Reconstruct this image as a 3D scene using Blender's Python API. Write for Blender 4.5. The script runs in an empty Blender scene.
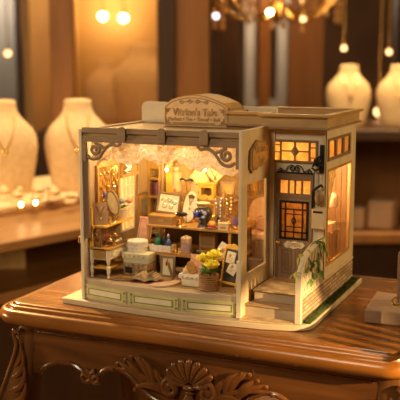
import bpy, bmesh, math, random
from mathutils import Vector, Matrix, noise
random.seed(11)
PI = math.pi
S = 0.01                      # every length below is in centimetres
scene = bpy.context.scene
COL = scene.collection

# ------------------------------------------------------------------ materials
def _new(name):
    m = bpy.data.materials.new(name); m.use_nodes = True
    nt = m.node_tree; nt.nodes.clear()
    o = nt.nodes.new('ShaderNodeOutputMaterial')
    b = nt.nodes.new('ShaderNodeBsdfPrincipled')
    nt.links.new(b.outputs[0], o.inputs[0])
    return m, nt, b, o

def mat(name, c, rough=.6, metal=0, var=.15, scale=120, bump=.1, stretch=None, c2=None, emit=None, es=0, trans=0, sss=0, coat=0):
    m, nt, b, o = _new(name)
    N = nt.nodes.new; L = nt.links.new
    tc = N('ShaderNodeTexCoord'); mp = N('ShaderNodeMapping')
    L(tc.outputs['Object'], mp.inputs[0])
    if stretch: mp.inputs['Scale'].default_value = stretch
    nz = N('ShaderNodeTexNoise'); nz.inputs['Scale'].default_value = scale; nz.inputs['Detail'].default_value = 5
    L(mp.outputs[0], nz.inputs['Vector'])
    cr = N('ShaderNodeValToRGB')
    d = c2 if c2 else tuple(x*(1-var*2) for x in c)
    u = tuple(min(1, x*(1+var)) for x in c)
    cr.color_ramp.elements[0].position = .3; cr.color_ramp.elements[1].position = .7
    cr.color_ramp.elements[0].color = (*d, 1); cr.color_ramp.elements[1].color = (*u, 1)
    L(nz.outputs[0], cr.inputs[0]); L(cr.outputs[0], b.inputs['Base Color'])
    b.inputs['Roughness'].default_value = rough; b.inputs['Metallic'].default_value = metal
    if bump:
        bp = N('ShaderNodeBump'); bp.inputs['Strength'].default_value = bump; bp.inputs['Distance'].default_value = .0006
        L(nz.outputs[0], bp.inputs['Height']); L(bp.outputs[0], b.inputs['Normal'])
    if emit: b.inputs['Emission Color'].default_value = (*emit, 1); b.inputs['Emission Strength'].default_value = es
    if trans: b.inputs['Transmission Weight'].default_value = trans
    if sss:
        b.inputs['Subsurface Weight'].default_value = sss; b.inputs['Subsurface Scale'].default_value = .01
    if coat: b.inputs['Coat Weight'].default_value = coat; b.inputs['Coat Roughness'].default_value = .15
    return m

def wood(name, c, dark, rough=.4, axis='x', scale=9, coat=0, bump=.15, rings=14):
    m, nt, b, o = _new(name)
    N = nt.nodes.new; L = nt.links.new
    tc = N('ShaderNodeTexCoord'); mp = N('ShaderNodeMapping')
    s = {'x': (.12, 1, 1), 'y': (1, .12, 1), 'z': (1, 1, .12)}[axis]
    mp.inputs['Scale'].default_value = s
    L(tc.outputs['Object'], mp.inputs[0])
    nz = N('ShaderNodeTexNoise'); nz.inputs['Scale'].default_value = scale*rings; nz.inputs['Detail'].default_value = 6; nz.inputs['Distortion'].default_value = .6
    n2 = N('ShaderNodeTexNoise'); n2.inputs['Scale'].default_value = scale; n2.inputs['Detail'].default_value = 3
    L(mp.outputs[0], nz.inputs['Vector']); L(mp.outputs[0], n2.inputs['Vector'])
    mx = N('ShaderNodeMath'); mx.operation = 'MULTIPLY_ADD'; mx.inputs[1].default_value = .55
    L(nz.outputs[0], mx.inputs[0])
    m2 = N('ShaderNodeMath'); m2.operation = 'MULTIPLY'; m2.inputs[1].default_value = .45
    L(n2.outputs[0], m2.inputs[0]); L(m2.outputs[0], mx.inputs[2])
    cr = N('ShaderNodeValToRGB')
    cr.color_ramp.elements[0].position = .32; cr.color_ramp.elements[1].position = .66
    cr.color_ramp.elements[0].color = (*dark, 1); cr.color_ramp.elements[1].color = (*c, 1)
    L(mx.outputs[0], cr.inputs[0]); L(cr.outputs[0], b.inputs['Base Color'])
    b.inputs['Roughness'].default_value = rough
    bp = N('ShaderNodeBump'); bp.inputs['Strength'].default_value = bump; bp.inputs['Distance'].default_value = .0005
    L(mx.outputs[0], bp.inputs['Height']); L(bp.outputs[0], b.inputs['Normal'])
    if coat: b.inputs['Coat Weight'].default_value = coat; b.inputs['Coat Roughness'].default_value = .2
    return m

def glass(name, tint=(1, .97, .9), gloss=.12):
    m = bpy.data.materials.new(name); m.use_nodes = True
    nt = m.node_tree; nt.nodes.clear(); N = nt.nodes.new; L = nt.links.new
    o = N('ShaderNodeOutputMaterial'); t = N('ShaderNodeBsdfTransparent'); g = N('ShaderNodeBsdfGlossy')
    t.inputs[0].default_value = (*tint, 1); g.inputs['Roughness'].default_value = .02
    lw = N('ShaderNodeLayerWeight'); lw.inputs[0].default_value = .25
    mm = N('ShaderNodeMath'); mm.operation = 'MULTIPLY_ADD'; mm.inputs[1].default_value = .18; mm.inputs[2].default_value = gloss*.4
    L(lw.outputs['Fresnel'], mm.inputs[0])
    x = N('ShaderNodeMixShader'); L(mm.outputs[0], x.inputs[0]); L(t.outputs[0], x.inputs[1]); L(g.outputs[0], x.inputs[2])
    L(x.outputs[0], o.inputs[0]); return m

def translucent(name, c, mix=.5, scale=0, c2=None):
    m = bpy.data.materials.new(name); m.use_nodes = True
    nt = m.node_tree; nt.nodes.clear(); N = nt.nodes.new; L = nt.links.new
    o = N('ShaderNodeOutputMaterial'); d = N('ShaderNodeBsdfDiffuse'); t = N('ShaderNodeBsdfTranslucent'); x = N('ShaderNodeMixShader')
    x.inputs[0].default_value = mix
    if c2:
        tc = N('ShaderNodeTexCoord'); nz = N('ShaderNodeTexNoise'); nz.inputs['Scale'].default_value = scale; nz.inputs['Detail'].default_value = 4
        cr = N('ShaderNodeValToRGB'); cr.color_ramp.elements[0].position = .4; cr.color_ramp.elements[1].position = .62
        cr.color_ramp.elements[0].color = (*c, 1); cr.color_ramp.elements[1].color = (*c2, 1)
        L(tc.outputs['Object'], nz.inputs['Vector']); L(nz.outputs[0], cr.inputs[0])
        L(cr.outputs[0], d.inputs[0]); L(cr.outputs[0], t.inputs[0])
    else:
        d.inputs[0].default_value = (*c, 1); t.inputs[0].default_value = (*c, 1)
    L(d.outputs[0], x.inputs[1]); L(t.outputs[0], x.inputs[2]); L(x.outputs[0], o.inputs[0]); return m

def lace_mat(name, c, gold):
    m = translucent(name, c, .45, 520, gold)
    for n_ in m.node_tree.nodes:
        if n_.type == 'VALTORGB': n_.color_ramp.elements[0].position = .52; n_.color_ramp.elements[1].position = .60
    nt = m.node_tree; N = nt.nodes.new; L = nt.links.new
    out = [n for n in nt.nodes if n.type == 'OUTPUT_MATERIAL'][0]; base = out.inputs[0].links[0].from_socket
    tc = N('ShaderNodeTexCoord'); v = N('ShaderNodeTexVoronoi'); v.inputs['Scale'].default_value = 420; v.feature = 'DISTANCE_TO_EDGE'
    L(tc.outputs['Object'], v.inputs['Vector'])
    g = N('ShaderNodeMath'); g.operation = 'GREATER_THAN'; g.inputs[1].default_value = .34
    L(v.outputs['Distance'], g.inputs[0])
    h = N('ShaderNodeMath'); h.operation = 'MULTIPLY'; h.inputs[1].default_value = .55; L(g.outputs[0], h.inputs[0])
    t = N('ShaderNodeBsdfTransparent'); x = N('ShaderNodeMixShader')
    L(h.outputs[0], x.inputs[0]); L(base, x.inputs[1]); L(t.outputs[0], x.inputs[2]); L(x.outputs[0], out.inputs[0])
    return m

def brick_mat(name, c1, c2, mortar):
    m, nt, b, o = _new(name)
    N = nt.nodes.new; L = nt.links.new
    tc = N('ShaderNodeTexCoord'); sp = N('ShaderNodeSeparateXYZ'); cb = N('ShaderNodeCombineXYZ'); br = N('ShaderNodeTexBrick')
    L(tc.outputs['Object'], sp.inputs[0])
    ad = N('ShaderNodeMath'); ad.operation = 'ADD'; L(sp.outputs[0], ad.inputs[0]); L(sp.outputs[1], ad.inputs[1])
    L(ad.outputs[0], cb.inputs[0]); L(sp.outputs[2], cb.inputs[1]); L(cb.outputs[0], br.inputs['Vector'])
    br.inputs['Scale'].default_value = 60; br.inputs['Color1'].default_value = (*c1, 1); br.inputs['Color2'].default_value = (*c2, 1)
    br.inputs['Mortar'].default_value = (*mortar, 1); br.inputs['Mortar Size'].default_value = .03
    br.inputs['Brick Width'].default_value = .75; br.inputs['Row Height'].default_value = .24
    L(br.outputs['Color'], b.inputs['Base Color']); b.inputs['Roughness'].default_value = .85
    bp = N('ShaderNodeBump'); bp.inputs['Strength'].default_value = .5; bp.inputs['Distance'].default_value = .0006; bp.invert = True
    L(br.outputs['Fac'], bp.inputs['Height']); L(bp.outputs[0], b.inputs['Normal'])
    return m

def emis(name, c, s):
    m = bpy.data.materials.new(name); m.use_nodes = True
    nt = m.node_tree; nt.nodes.clear()
    o = nt.nodes.new('ShaderNodeOutputMaterial'); e = nt.nodes.new('ShaderNodeEmission')
    e.inputs[0].default_value = (*c, 1); e.inputs[1].default_value = s
    nt.links.new(e.outputs[0], o.inputs[0]); return m

M = dict(
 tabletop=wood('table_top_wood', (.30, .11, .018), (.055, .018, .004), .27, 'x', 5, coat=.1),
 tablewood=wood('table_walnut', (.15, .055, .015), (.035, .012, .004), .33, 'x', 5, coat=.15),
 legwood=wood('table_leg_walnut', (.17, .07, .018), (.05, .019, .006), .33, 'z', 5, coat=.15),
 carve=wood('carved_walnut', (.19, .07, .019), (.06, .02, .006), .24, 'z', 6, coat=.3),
 cream=mat('cream_painted_board', (.67, .57, .43), .7, var=.05, scale=60),
 creamwarm=mat('cream_side_board', (.62, .48, .31), .7, var=.06, scale=60),  # cream for side walls, warm light from the right mixed into the colour
 ledge=mat('cream_ledge_wood', (.50, .39, .27), .65, var=.12, scale=50, stretch=(.3, 1, 1)),
 taupe=wood('taupe_laser_wood', (.32, .21, .125), (.20, .125, .07), .6, 'x', 20),
 brown=wood('brown_laser_wood', (.26, .165, .10), (.17, .10, .06), .6, 'z', 20),
 door=wood('door_brown_wood', (.34, .22, .145), (.23, .14, .09), .6, 'z', 24),
 gold=wood('golden_plywood', (.55, .31, .08), (.30, .15, .035), .5, 'x', 20),
 goldz=wood('golden_plywood_upright', (.52, .29, .07), (.28, .14, .03), .5, 'z', 20),
 yellow=mat('yellow_painted_wood', (.68, .40, .06), .5, var=.1),
 roofwood=wood('roof_plywood', (.50, .32, .15), (.34, .20, .085), .55, 'x', 22),
 edge=wood('burnt_edge_wood', (.40, .25, .13), (.22, .12, .05), .6, 'x', 30),
 ornam=mat('dark_olive_ornament', (.22, .18, .07), .6),
 green=mat('olive_green_panel', (.50, .49, .22), .65, var=.08),
 panelcream=mat('cream_panel_inset', (.68, .62, .47), .65, var=.04),
 iron=mat('black_iron', (.018, .016, .015), .4, .3, var=.3),
 brass=mat('brass', (.80, .52, .18), .25, 1, var=.1),
 goldmetal=mat('gold_metal', (.9, .62, .22), .2, 1, var=.1),
 silver=mat('silver_metal', (.75, .75, .78), .22, 1, var=.05),
 brick=brick_mat('cream_brick', (.58, .42, .28), (.32, .20, .12), (.13, .08, .045)),
 paving=mat('porch_paving', (.52, .36, .20), .8, var=.2, scale=90, bump=.4),
 tread=wood('step_tread_wood', (.44, .29, .17), (.30, .18, .10), .6, 'x', 26),
 moss=mat('moss', (.075, .09, .025), .95, var=.35, scale=300, bump=.8, c2=(.03, .06, .01)),
 olive=mat('dry_moss', (.42, .38, .14), .95, var=.3, scale=250, bump=.6),
 leaf=mat('ivy_leaf', (.16, .30, .05), .55, var=.3, scale=200),
 leafl=mat('young_leaf', (.70, .72, .12), .55, var=.2, scale=200),
 vine=mat('vine_stem', (.10, .13, .04), .7),
 floorw=wood('shop_floor_boards', (.36, .22, .10), (.20, .11, .045), .55, 'x', 16),
 backwall=mat('warm_wallpaper', (.50, .32, .12), .8, var=.12, scale=150, c2=(.36, .21, .07)),
 white=mat('ivory_paint', (.78, .70, .58), .55, var=.04),
 velvet=mat('cream_velvet', (.68, .49, .28), .85, var=.07, scale=90),
 pink=mat('pink_card', (.70, .36, .25), .75, var=.12, scale=200),
 darkred=mat('dark_red_cloth', (.16, .02, .025), .6),
 blackcl=mat('black_leather', (.02, .018, .02), .4),
 slate=mat('chalkboard', (.055, .05, .05), .7, var=.2),
 paper=mat('printed_card', (.76, .68, .52), .7, var=.08, scale=500),
 page=mat('book_pages', (.48, .36, .22), .8, var=.1, scale=400),
 rose=mat('yellow_rose', (.95, .78, .06), .6, var=.15, scale=300, sss=.1),
 basket=wood('wicker', (.44, .24, .10), (.22, .10, .03), .7, 'x', 40, bump=.5),
 lavender=mat('lavender_wax', (.46, .34, .38), .35, var=.06),
 purple=mat('purple_glass', (.24, .12, .30), .15, var=.1, coat=.5),
 greeng=mat('green_glass', (.015, .12, .07), .1, var=.1, coat=.6),
 blueg=mat('blue_glass', (.03, .07, .22), .1, var=.1, coat=.6),
 porcelain=mat('cobalt_porcelain', (.010, .012, .03), .12, var=.3, scale=60, coat=.7),
 red=mat('red_gem', (.5, .02, .02), .15, coat=.6),
 bluegem=mat('blue_gem', (.03, .06, .45), .15, coat=.6),
 greygem=mat('grey_bloom', (.38, .40, .50), .5),
 orange=mat('orange_petal', (.75, .25, .03), .5),
 brownbox=wood('brown_box_wood', (.36, .21, .10), (.22, .12, .05), .5, 'x', 30),
 greenfab=mat('green_print_card', (.52, .55, .36), .7, var=.25, scale=260, c2=(.66, .60, .46)),
 patt=mat('patterned_suitcase', (.40, .27, .14), .6, var=.4, scale=260, c2=(.12, .08, .06)),
 fabric=mat('brown_curtain', (.34, .21, .10), .85, var=.15, scale=90, stretch=(1, 8, .3)),
 curtain=translucent('cream_curtain', (.88, .76, .54), .3),
 wpanel=wood('tower_panelling', (.42, .26, .13), (.27, .155, .075), .6, 'z', 16),
 peach=mat('peach_upholstery', (.74, .46, .29), .8, var=.06),
 lace=lace_mat('white_lace', (.92, .86, .76), (.88, .60, .26)),
 lacecl=mat('white_lace_trim', (.80, .72, .66), .8, var=.12, scale=500),
 windowglow=translucent('paper_window_pane', (.95, .85, .62), .6),
 ambercd=translucent('dark_amber_glass', (.50, .28, .07), .5, 160, (.66, .42, .14)),
 amber=translucent('amber_paper_pane', (.86, .62, .26), .6, 160, (.96, .82, .48)),
 glass=glass('clear_window'),
 glassc=glass('cabinet_glass', gloss=.0),
 suede=mat('beige_suede', (.27, .175, .115), .95, var=.06, scale=150),
 bulb=emis('warm_bulb', (1, .66, .26), 9),
 bokeh=emis('shop_lamp_bulb', (1, .72, .34), 30),
 bokehs=emis('chandelier_bulb', (1, .55, .2), 3),
 bokehl=emis('cool_lamp_bulb', (.85, .68, .75), 3.5),
 text=mat('etched_lettering', (.46, .28, .12), .7),
 signface=mat('sign_face_board', (.74, .50, .28), .6, var=.06),
 pinkw=mat('pink_washed_wood', (.60, .42, .32), .55, var=.1),
 # room
 counterw=wood('counter_wood', (.42, .22, .09), (.26, .12, .04), .4, 'x', 2),
 traycl=mat('cream_tray_velvet', (.76, .57, .33), .8, var=.04, scale=30),
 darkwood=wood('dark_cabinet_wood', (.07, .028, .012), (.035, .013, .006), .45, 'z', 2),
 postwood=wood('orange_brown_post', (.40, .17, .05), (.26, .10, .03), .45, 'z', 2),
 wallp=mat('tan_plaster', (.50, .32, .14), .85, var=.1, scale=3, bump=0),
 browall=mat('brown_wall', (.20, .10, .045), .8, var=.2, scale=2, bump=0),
 greyw=mat('grey_blue_door', (.42, .37, .31), .6, var=.1, scale=3, bump=0),  # grey of the slab standing for daylight, and of the far doorway
 roomfloor=wood('room_floorboards', (.20, .09, .04), (.10, .045, .02), .4, 'y', 1),
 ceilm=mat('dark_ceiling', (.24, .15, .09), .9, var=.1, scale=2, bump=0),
 crystal=mat('amber_crystal', (.85, .55, .25), .08, 0, var=.05, trans=.4),
)

# ------------------------------------------------------------------ mesh builder
class MB:
    def __init__(s): s.v = []; s.f = []; s.M = Matrix.Identity(4)
    def at(s, loc=(0, 0, 0), rx=0, ry=0, rz=0, sc=1):
        s.M = Matrix.Translation(loc) @ Matrix.Rotation(rz, 4, 'Z') @ Matrix.Rotation(ry, 4, 'Y') @ Matrix.Rotation(rx, 4, 'X') @ Matrix.Scale(sc, 4)
        return s
    def add(s, vs, fs):
        n = len(s.v); s.v += [tuple(s.M @ Vector(p)) for p in vs]; s.f += [tuple(n+i for i in f) for f in fs]; return s
    def box(s, x0, x1, y0, y1, z0, z1):
        vs = [(x, y, z) for z in (z0, z1) for y in (y0, y1) for x in (x0, x1)]
        return s.add(vs, [(0, 2, 3, 1), (4, 5, 7, 6), (0, 1, 5, 4), (2, 6, 7, 3), (0, 4, 6, 2), (1, 3, 7, 5)])
    def tube(s, pts, r, n=8, closed=False, flat=None):
        P = [Vector(p) for p in pts]; k = len(P)
        R = r if isinstance(r, (list, tuple)) else [r]*k
        vs = []; fs = []
        T = []
        for i in range(k):
            a = P[i-1] if (i > 0 or closed) else P[i]; b = P[(i+1) % k] if (i < k-1 or closed) else P[i]
            t = (b-a); T.append(t.normalized() if t.length > 1e-9 else Vector((0, 0, 1)))
        up = Vector((0, 1, 0)) if abs(T[0].y) < .9 else Vector((1, 0, 0))
        nn = T[0].cross(up).normalized()
        for i in range(k):
            nn = (nn - T[i]*nn.dot(T[i]))
            nn = nn.normalized() if nn.length > 1e-6 else T[i].orthogonal().normalized()
            bb = T[i].cross(nn)
            for j in range(n):
                a = 2*PI*j/n; d = (nn*math.cos(a) + bb*math.sin(a))*R[i]
                if flat: d = Vector((d.x*flat[0], d.y*flat[1], d.z*flat[2]))
                vs.append(P[i]+d)
        m = k if closed else k-1
        for i in range(m):
            for j in range(n):
                a = i*n+j; b = i*n+(j+1) % n; c = ((i+1) % k)*n+(j+1) % n; d = ((i+1) % k)*n+j
                fs.append((a, b, c, d))
        if not closed: fs += [tuple(range(n))[::-1], tuple((k-1)*n+j for j in range(n))]
        return s.add(vs, fs)
    def cyl(s, p0, p1, r, r1=None, n=14): return s.tube([p0, p1], [r, r if r1 is None else r1], n)
    def lathe(s, prof, c=(0, 0, 0), n=24, sx=1, sy=1, wob=0):
        vs = []; fs = []
        for r, z in prof:
            for j in range(n):
                a = 2*PI*j/n; q = r*(1+wob*math.sin(a*6)); vs.append((c[0]+q*math.cos(a)*sx, c[1]+q*math.sin(a)*sy, c[2]+z))
        for i in range(len(prof)-1):
            for j in range(n):
                fs.append((i*n+j, i*n+(j+1) % n, (i+1)*n+(j+1) % n, (i+1)*n+j))
        fs += [tuple(range(n))[::-1], tuple((len(prof)-1)*n+j for j in range(n))]
        return s.add(vs, fs)
    def ball(s, c, r, n=12):
        r = r if isinstance(r, tuple) else (r, r, r); m = n//2+1
        pr = [(math.sin(PI*i/m), -math.cos(PI*i/m)) for i in range(m+1)]; pr[0] = (.001, -1); pr[-1] = (.001, 1)
        vs = []; fs = []
        for q, z in pr:
            for j in range(n):
                a = 2*PI*j/n; vs.append((c[0]+q*math.cos(a)*r[0], c[1]+q*math.sin(a)*r[1], c[2]+z*r[2]))
        for i in range(m):
            for j in range(n): fs.append((i*n+j, i*n+(j+1) % n, (i+1)*n+(j+1) % n, (i+1)*n+j))
        fs += [tuple(range(n))[::-1], tuple(m*n+j for j in range(n))]
        return s.add(vs, fs)
    def prism(s, pts, a0, a1, plane='xz'):
        def m(p, a): return {'xz': (p[0], a, p[1]), 'xy': (p[0], p[1], a), 'yz': (a, p[0], p[1])}[plane]
        k = len(pts)
        vs = [m(p, a0) for p in pts]+[m(p, a1) for p in pts]
        fs = [tuple(range(k))[::-1], tuple(range(k, 2*k))]+[(i, (i+1) % k, k+(i+1) % k, k+i) for i in range(k)]
        return s.add(vs, fs)
    def wall(s, plane, u0, u1, w0, w1, a0, a1, holes):
        us = sorted({u0, u1, *[h[0] for h in holes], *[h[1] for h in holes]}); ws = sorted({w0, w1, *[h[2] for h in holes], *[h[3] for h in holes]})
        us = [x for x in us if u0 <= x <= u1]; ws = [x for x in ws if w0 <= x <= w1]
        def full(i, j):
            if i < 0 or j < 0 or i >= len(us)-1 or j >= len(ws)-1: return False
            cu = (us[i]+us[i+1])/2; cw = (ws[j]+ws[j+1])/2
            return not any(h[0] < cu < h[1] and h[2] < cw < h[3] for h in holes)
        def m(u, w, a): return {'xz': (u, a, w), 'xy': (u, w, a), 'yz': (a, u, w)}[plane]
        vid = {}; vs = []; fs = []
        def V(i, j, k):
            key = (i, j, k)
            if key not in vid: vid[key] = len(vs); vs.append(m(us[i], ws[j], (a0, a1)[k]))
            return vid[key]
        for i in range(len(us)-1):
            for j in range(len(ws)-1):
                if not full(i, j): continue
                for k in (0, 1): fs.append((V(i, j, k), V(i+1, j, k), V(i+1, j+1, k), V(i, j+1, k)))
                if not full(i-1, j): fs.append((V(i, j, 0), V(i, j+1, 0), V(i, j+1, 1), V(i, j, 1)))
                if not full(i+1, j): fs.append((V(i+1, j, 0), V(i+1, j+1, 0), V(i+1, j+1, 1), V(i+1, j, 1)))
                if not full(i, j-1): fs.append((V(i, j, 0), V(i+1, j, 0), V(i+1, j, 1), V(i, j, 1)))
                if not full(i, j+1): fs.append((V(i, j+1, 0), V(i+1, j+1, 0), V(i+1, j+1, 1), V(i, j+1, 1)))
        return s.add(vs, fs)
    def obj(s, name, m, parent=None, bevel=0, ang=35, loc=None, label=None):
        me = bpy.data.meshes.new(name)
        me.from_pydata([(x*S, y*S, z*S) for x, y, z in s.v], [], s.f)
        bm = bmesh.new(); bm.from_mesh(me); bmesh.ops.recalc_face_normals(bm, faces=bm.faces)
        for f in bm.faces: f.smooth = True
        bm.to_mesh(me); bm.free()
        me.set_sharp_from_angle(angle=math.radians(ang))
        me.materials.append(M[m] if isinstance(m, str) else m)
        o = bpy.data.objects.new(name, me); COL.objects.link(o)
        if parent: o.parent = parent
        if loc: o.location = Vector(loc)*S
        if bevel:
            b = o.modifiers.new('bevel', 'BEVEL'); b.width = bevel*S; b.segments = 2; b.limit_method = 'ANGLE'; b.angle_limit = math.radians(40)
        if label: o['label'] = label
        return o

def thing(name, label, cat, loc=(0, 0, 0), rz=0, group=None):
    o = bpy.data.objects.new(name, None); COL.objects.link(o); o.empty_display_size = .01
    o.location = Vector(loc)*S; o.rotation_euler = (0, 0, rz)
    o['label'] = label; o['category'] = cat
    if group: o['group'] = group
    return o
def tag(o, label, cat, group=None):
    o['label'] = label; o['category'] = cat
    if group: o['group'] = group
    return o
def copy_tree(o, parent=None):
    c = o.copy(); COL.objects.link(c)
    if parent: c.parent = parent
    for ch in list(o.children): copy_tree(ch, c)
    return c
def text_mesh(name, body, size, m, parent, mw, depth=.04, bold=0, align='CENTER', sx=1):
    cu = bpy.data.curves.new(name, 'FONT'); cu.body = body; cu.size = size; cu.extrude = depth; cu.align_x = align; cu.align_y = 'CENTER'; cu.offset = bold
    t = bpy.data.objects.new(name, cu); COL.objects.link(t)
    bpy.context.view_layer.update()
    me = bpy.data.meshes.new_from_object(t.evaluated_get(bpy.context.evaluated_depsgraph_get()))
    bpy.data.objects.remove(t)
    me.transform(mw @ Matrix.Diagonal((sx, 1, 1, 1))); me.transform(Matrix.Scale(S, 4))
    me.materials.clear(); me.materials.append(M[m]); me.name = name
    o = bpy.data.objects.new(name, me); COL.objects.link(o); o.parent = parent
    return o
def spiral(c, r0, turns, a0, dirn=1, n=26, r1=.12, plane='xz', y=0):
    out = []
    for i in range(n):
        t = i/(n-1); r = r0+(r1*r0-r0)*t; a = a0+dirn*turns*2*PI*t
        u = c[0]+r*math.cos(a); w = c[1]+r*math.sin(a)
        out.append((u, y, w) if plane == 'xz' else (y, u, w))
    return out
def smoothpts(p, k=6):
    P = [Vector(q) for q in p]; out = []
    for i in range(len(P)-1):
        a = P[max(i-1, 0)]; b = P[i]; c = P[i+1]; d = P[min(i+2, len(P)-1)]
        for j in range(k):
            t = j/k
            out.append(.5*((2*b)+(-a+c)*t+(2*a-5*b+4*c-d)*t*t+(-a+3*b-3*c+d)*t**3))
    out.append(P[-1]); return [tuple(q) for q in out]
def lerp(a, b, t): return a+(b-a)*t

# =================================================================== THE TABLE
TX0, TX1, TY0, TY1 = -34.2, 11.2, -4.9, 25.6
def outline(n=14):
    """plan of the table top: rounded corners, gently waved long edges"""
    r = 3.0; pts = []
    def edge(a, b, wave, k=24):
        a = Vector(a); b = Vector(b); d = (b-a).normalized(); nrm = Vector((d.y, -d.x))
        for i in range(1, k):
            t = i/k; w = wave*(math.cos(2*PI*t*1.0)-1)*.5*math.sin(PI*t)
            pts.append(a.lerp(b, t)+nrm*(-w*-1 if False else w))
    cs = [((TX1-r, TY0+r), -PI/2), ((TX1-r, TY1-r), 0), ((TX0+r, TY1-r), PI/2), ((TX0+r, TY0+r), PI)]
    for i, (c, a0) in enumerate(cs):
        for k in range(n+1):
            a = a0+PI/2*k/n; pts.append(Vector((c[0]+r*math.cos(a), c[1]+r*math.sin(a))))
        nc, na = cs[(i+1) % 4]
        e0 = pts[-1].copy(); e1 = Vector((nc[0]+r*math.cos(na), nc[1]+r*math.sin(na)))
        edge(e0, e1, -.25 if i in (0, 2) else .2 if i == 1 else .25)
    return pts
OUT = outline()
def sweep(prof, mb):
    k = len(OUT); vs = []; fs = []; nr = []
    for i in range(k):
        t = (OUT[(i+1) % k]-OUT[i-1]).normalized(); nr.append(Vector((t.y, -t.x)))
    for d, z in prof:
        for i in range(k): p = OUT[i]-nr[i]*d; vs.append((p.x, p.y, z))
    for a in range(len(prof)-1):
        for i in range(k): fs.append((a*k+i, a*k+(i+1) % k, (a+1)*k+(i+1) % k, (a+1)*k+i))
    fs += [tuple(range(k)), tuple((len(prof)-1)*k+i for i in range(k))[::-1]]
    mb.add(vs, fs)
table = thing('carved_table', 'antique walnut table with moulded top and carved apron under the miniature shop', 'table', (0, 0, -75))
def tb(name, mb, m, par=table, **k):
    o = mb.obj(name, m, par, **k)
    if par is table: o.location = (0, 0, .75)
    return o
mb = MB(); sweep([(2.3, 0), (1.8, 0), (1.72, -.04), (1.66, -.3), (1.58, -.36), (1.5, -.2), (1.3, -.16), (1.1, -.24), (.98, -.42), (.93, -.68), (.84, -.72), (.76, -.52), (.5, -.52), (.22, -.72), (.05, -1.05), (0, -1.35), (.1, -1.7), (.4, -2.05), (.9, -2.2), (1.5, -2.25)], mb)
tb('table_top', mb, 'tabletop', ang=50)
# apron rails
YA = -3.0
def apron_outline(x0, x1):
    prof = [(-29, -7.7), (-28.2, -6.8), (-26.7, -6.2), (-25, -6.1), (-23.9, -6.5), (-23.0, -7.2), (-22.4, -7.4), (-21.7, -6.9), (-21, -6.2), (-20.1, -5.8), (-19, -5.8), (-17.9, -6.3), (-16.9, -7.2), (-15.5, -8.2), (-13.5, -8.9), (-11.1, -9.2)]
    return prof
ap = apron_outline(0, 0); xm = -11.1
full = ap+[(2*xm-x, z) for x, z in ap[::-1][1:]]
full = [q for q in smoothpts([(x, 0, z) for x, z in full], 4)]
mb = MB(); mb.prism([(-30, -2.2), (-30, -7.9)]+[(q[0], q[2]) for q in full]+[(8, -7.9), (8, -2.2)], YA, YA+1.6, 'xz')
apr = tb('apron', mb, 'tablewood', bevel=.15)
mb = MB(); mb.tube([(x, YA-.08, z+.1) for x, y, z in full], .28, 10); mb.obj('edge_moulding', 'carve', apr)
mb = MB(); mb.box(-29.2, 7.2, YA-.12, YA+.1, -3.12, -2.9); mb.box(-29.2, 7.2, YA-.3, YA+.1, -2.6, -2.2); mb.obj('cornice_bead', 'carve', apr, bevel=.05)
for cx, sg in ((-23.1, 1), (-21.9, -1)):
    for m_ in (0, 1):
        X = cx if not m_ else 2*xm-cx; g = sg*(1 if not m_ else -1)
        mb = MB(); mb.tube(spiral((X, -7.0), .75, 1.3, PI/2, -g, 22, .15, y=YA-.25), [.3]*18+[.28, .3, .34, .3], 8); mb.obj('scroll_carving', 'carve', apr)
# acanthus leaves sweeping to the shell
def lobe(mb, a, b, bend, w, y=YA-.2, th=.22):
    a = Vector((a[0], 0, a[1])); b = Vector((b[0], 0, b[1])); d = b-a; nrm = Vector((-d.z, 0, d.x))
    pts = []; rs = []
    for i in range(10):
        t = i/9; p = a.lerp(b, t)+nrm*bend*math.sin(PI*t*.9)
        pts.append((p.x, y-th*math.sin(PI*t)-.12*t*t, p.z)); rs.append(w*(.45+.75*math.sin(PI*min(1, t*1.02)))*(1 if t < .9 else .75))
    mb.tube(pts, rs, 8, flat=(1, .75, 1))
def acanthus(mb, flip):
    def X(x): return x if not flip else 2*xm-x
    f = -1 if flip else 1
    for a, b, bd, w in [((-15.6, -7.3), (-19.2, -5.0), .12, .3), ((-15.9, -7.0), (-18.3, -4.5), .1, .3), ((-15.3, -6.9), (-17.5, -4.0), .18, .34), ((-14.9, -7.0), (-16.7, -4.1), .2, .34), ((-14.2, -7.3), (-15.7, -4.9), .25, .32),
                        ((-13.4, -7.6), (-14.5, -5.8), .25, .28), ((-12.9, -7.8), (-17.2, -7.5), .22, .36), ((-13.5, -7.2), (-19.8, -5.7), .1, .26)]:
        lobe(mb, (X(a[0]), a[1]), (X(b[0]), b[1]), bd*f*-1, w)
        mb.ball((X(b[0]), YA-.36, b[1]), (.25, .2, .25), 8)
mb = MB(); acanthus(mb, False); mb.obj('acanthus_carving', 'carve', apr)
mb = MB(); acanthus(mb, True); mb.obj('acanthus_carving', 'carve', apr)
mb = MB()
for k in range(9):
    a = math.radians(-78+k*19.5); L = 2.6 if k not in (0, 8) else 2.1
    c = (xm, -6.3)
    e = (c[0]+L*math.sin(a), c[1]+L*math.cos(a))
    pts = []; rs = []
    for i in range(9):
        t = i/8; pts.append((lerp(c[0], e[0], .18+.82*t), YA-.25-.35*math.sin(PI*t*.8), lerp(c[1], e[1], .18+.82*t))); rs.append(.1+.34*t)
    mb.tube(pts, rs, 8, flat=(1, .8, 1)); mb.ball((e[0], YA-.32, e[1]), (.36, .26, .36), 10)
mb.ball((xm, YA-.35, -6.35), (.75, .4, .3), 12); mb.ball((xm, YA-.3, -6.9), (.6, .35, .2), 12)
for k in range(5):
    a = math.radians(-40+k*20); mb.tube([(xm+.3*math.sin(a), YA-.35, -7.0), (xm+1.1*math.sin(a), YA-.5, -8.4)], [.14, .24], 8)
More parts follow.
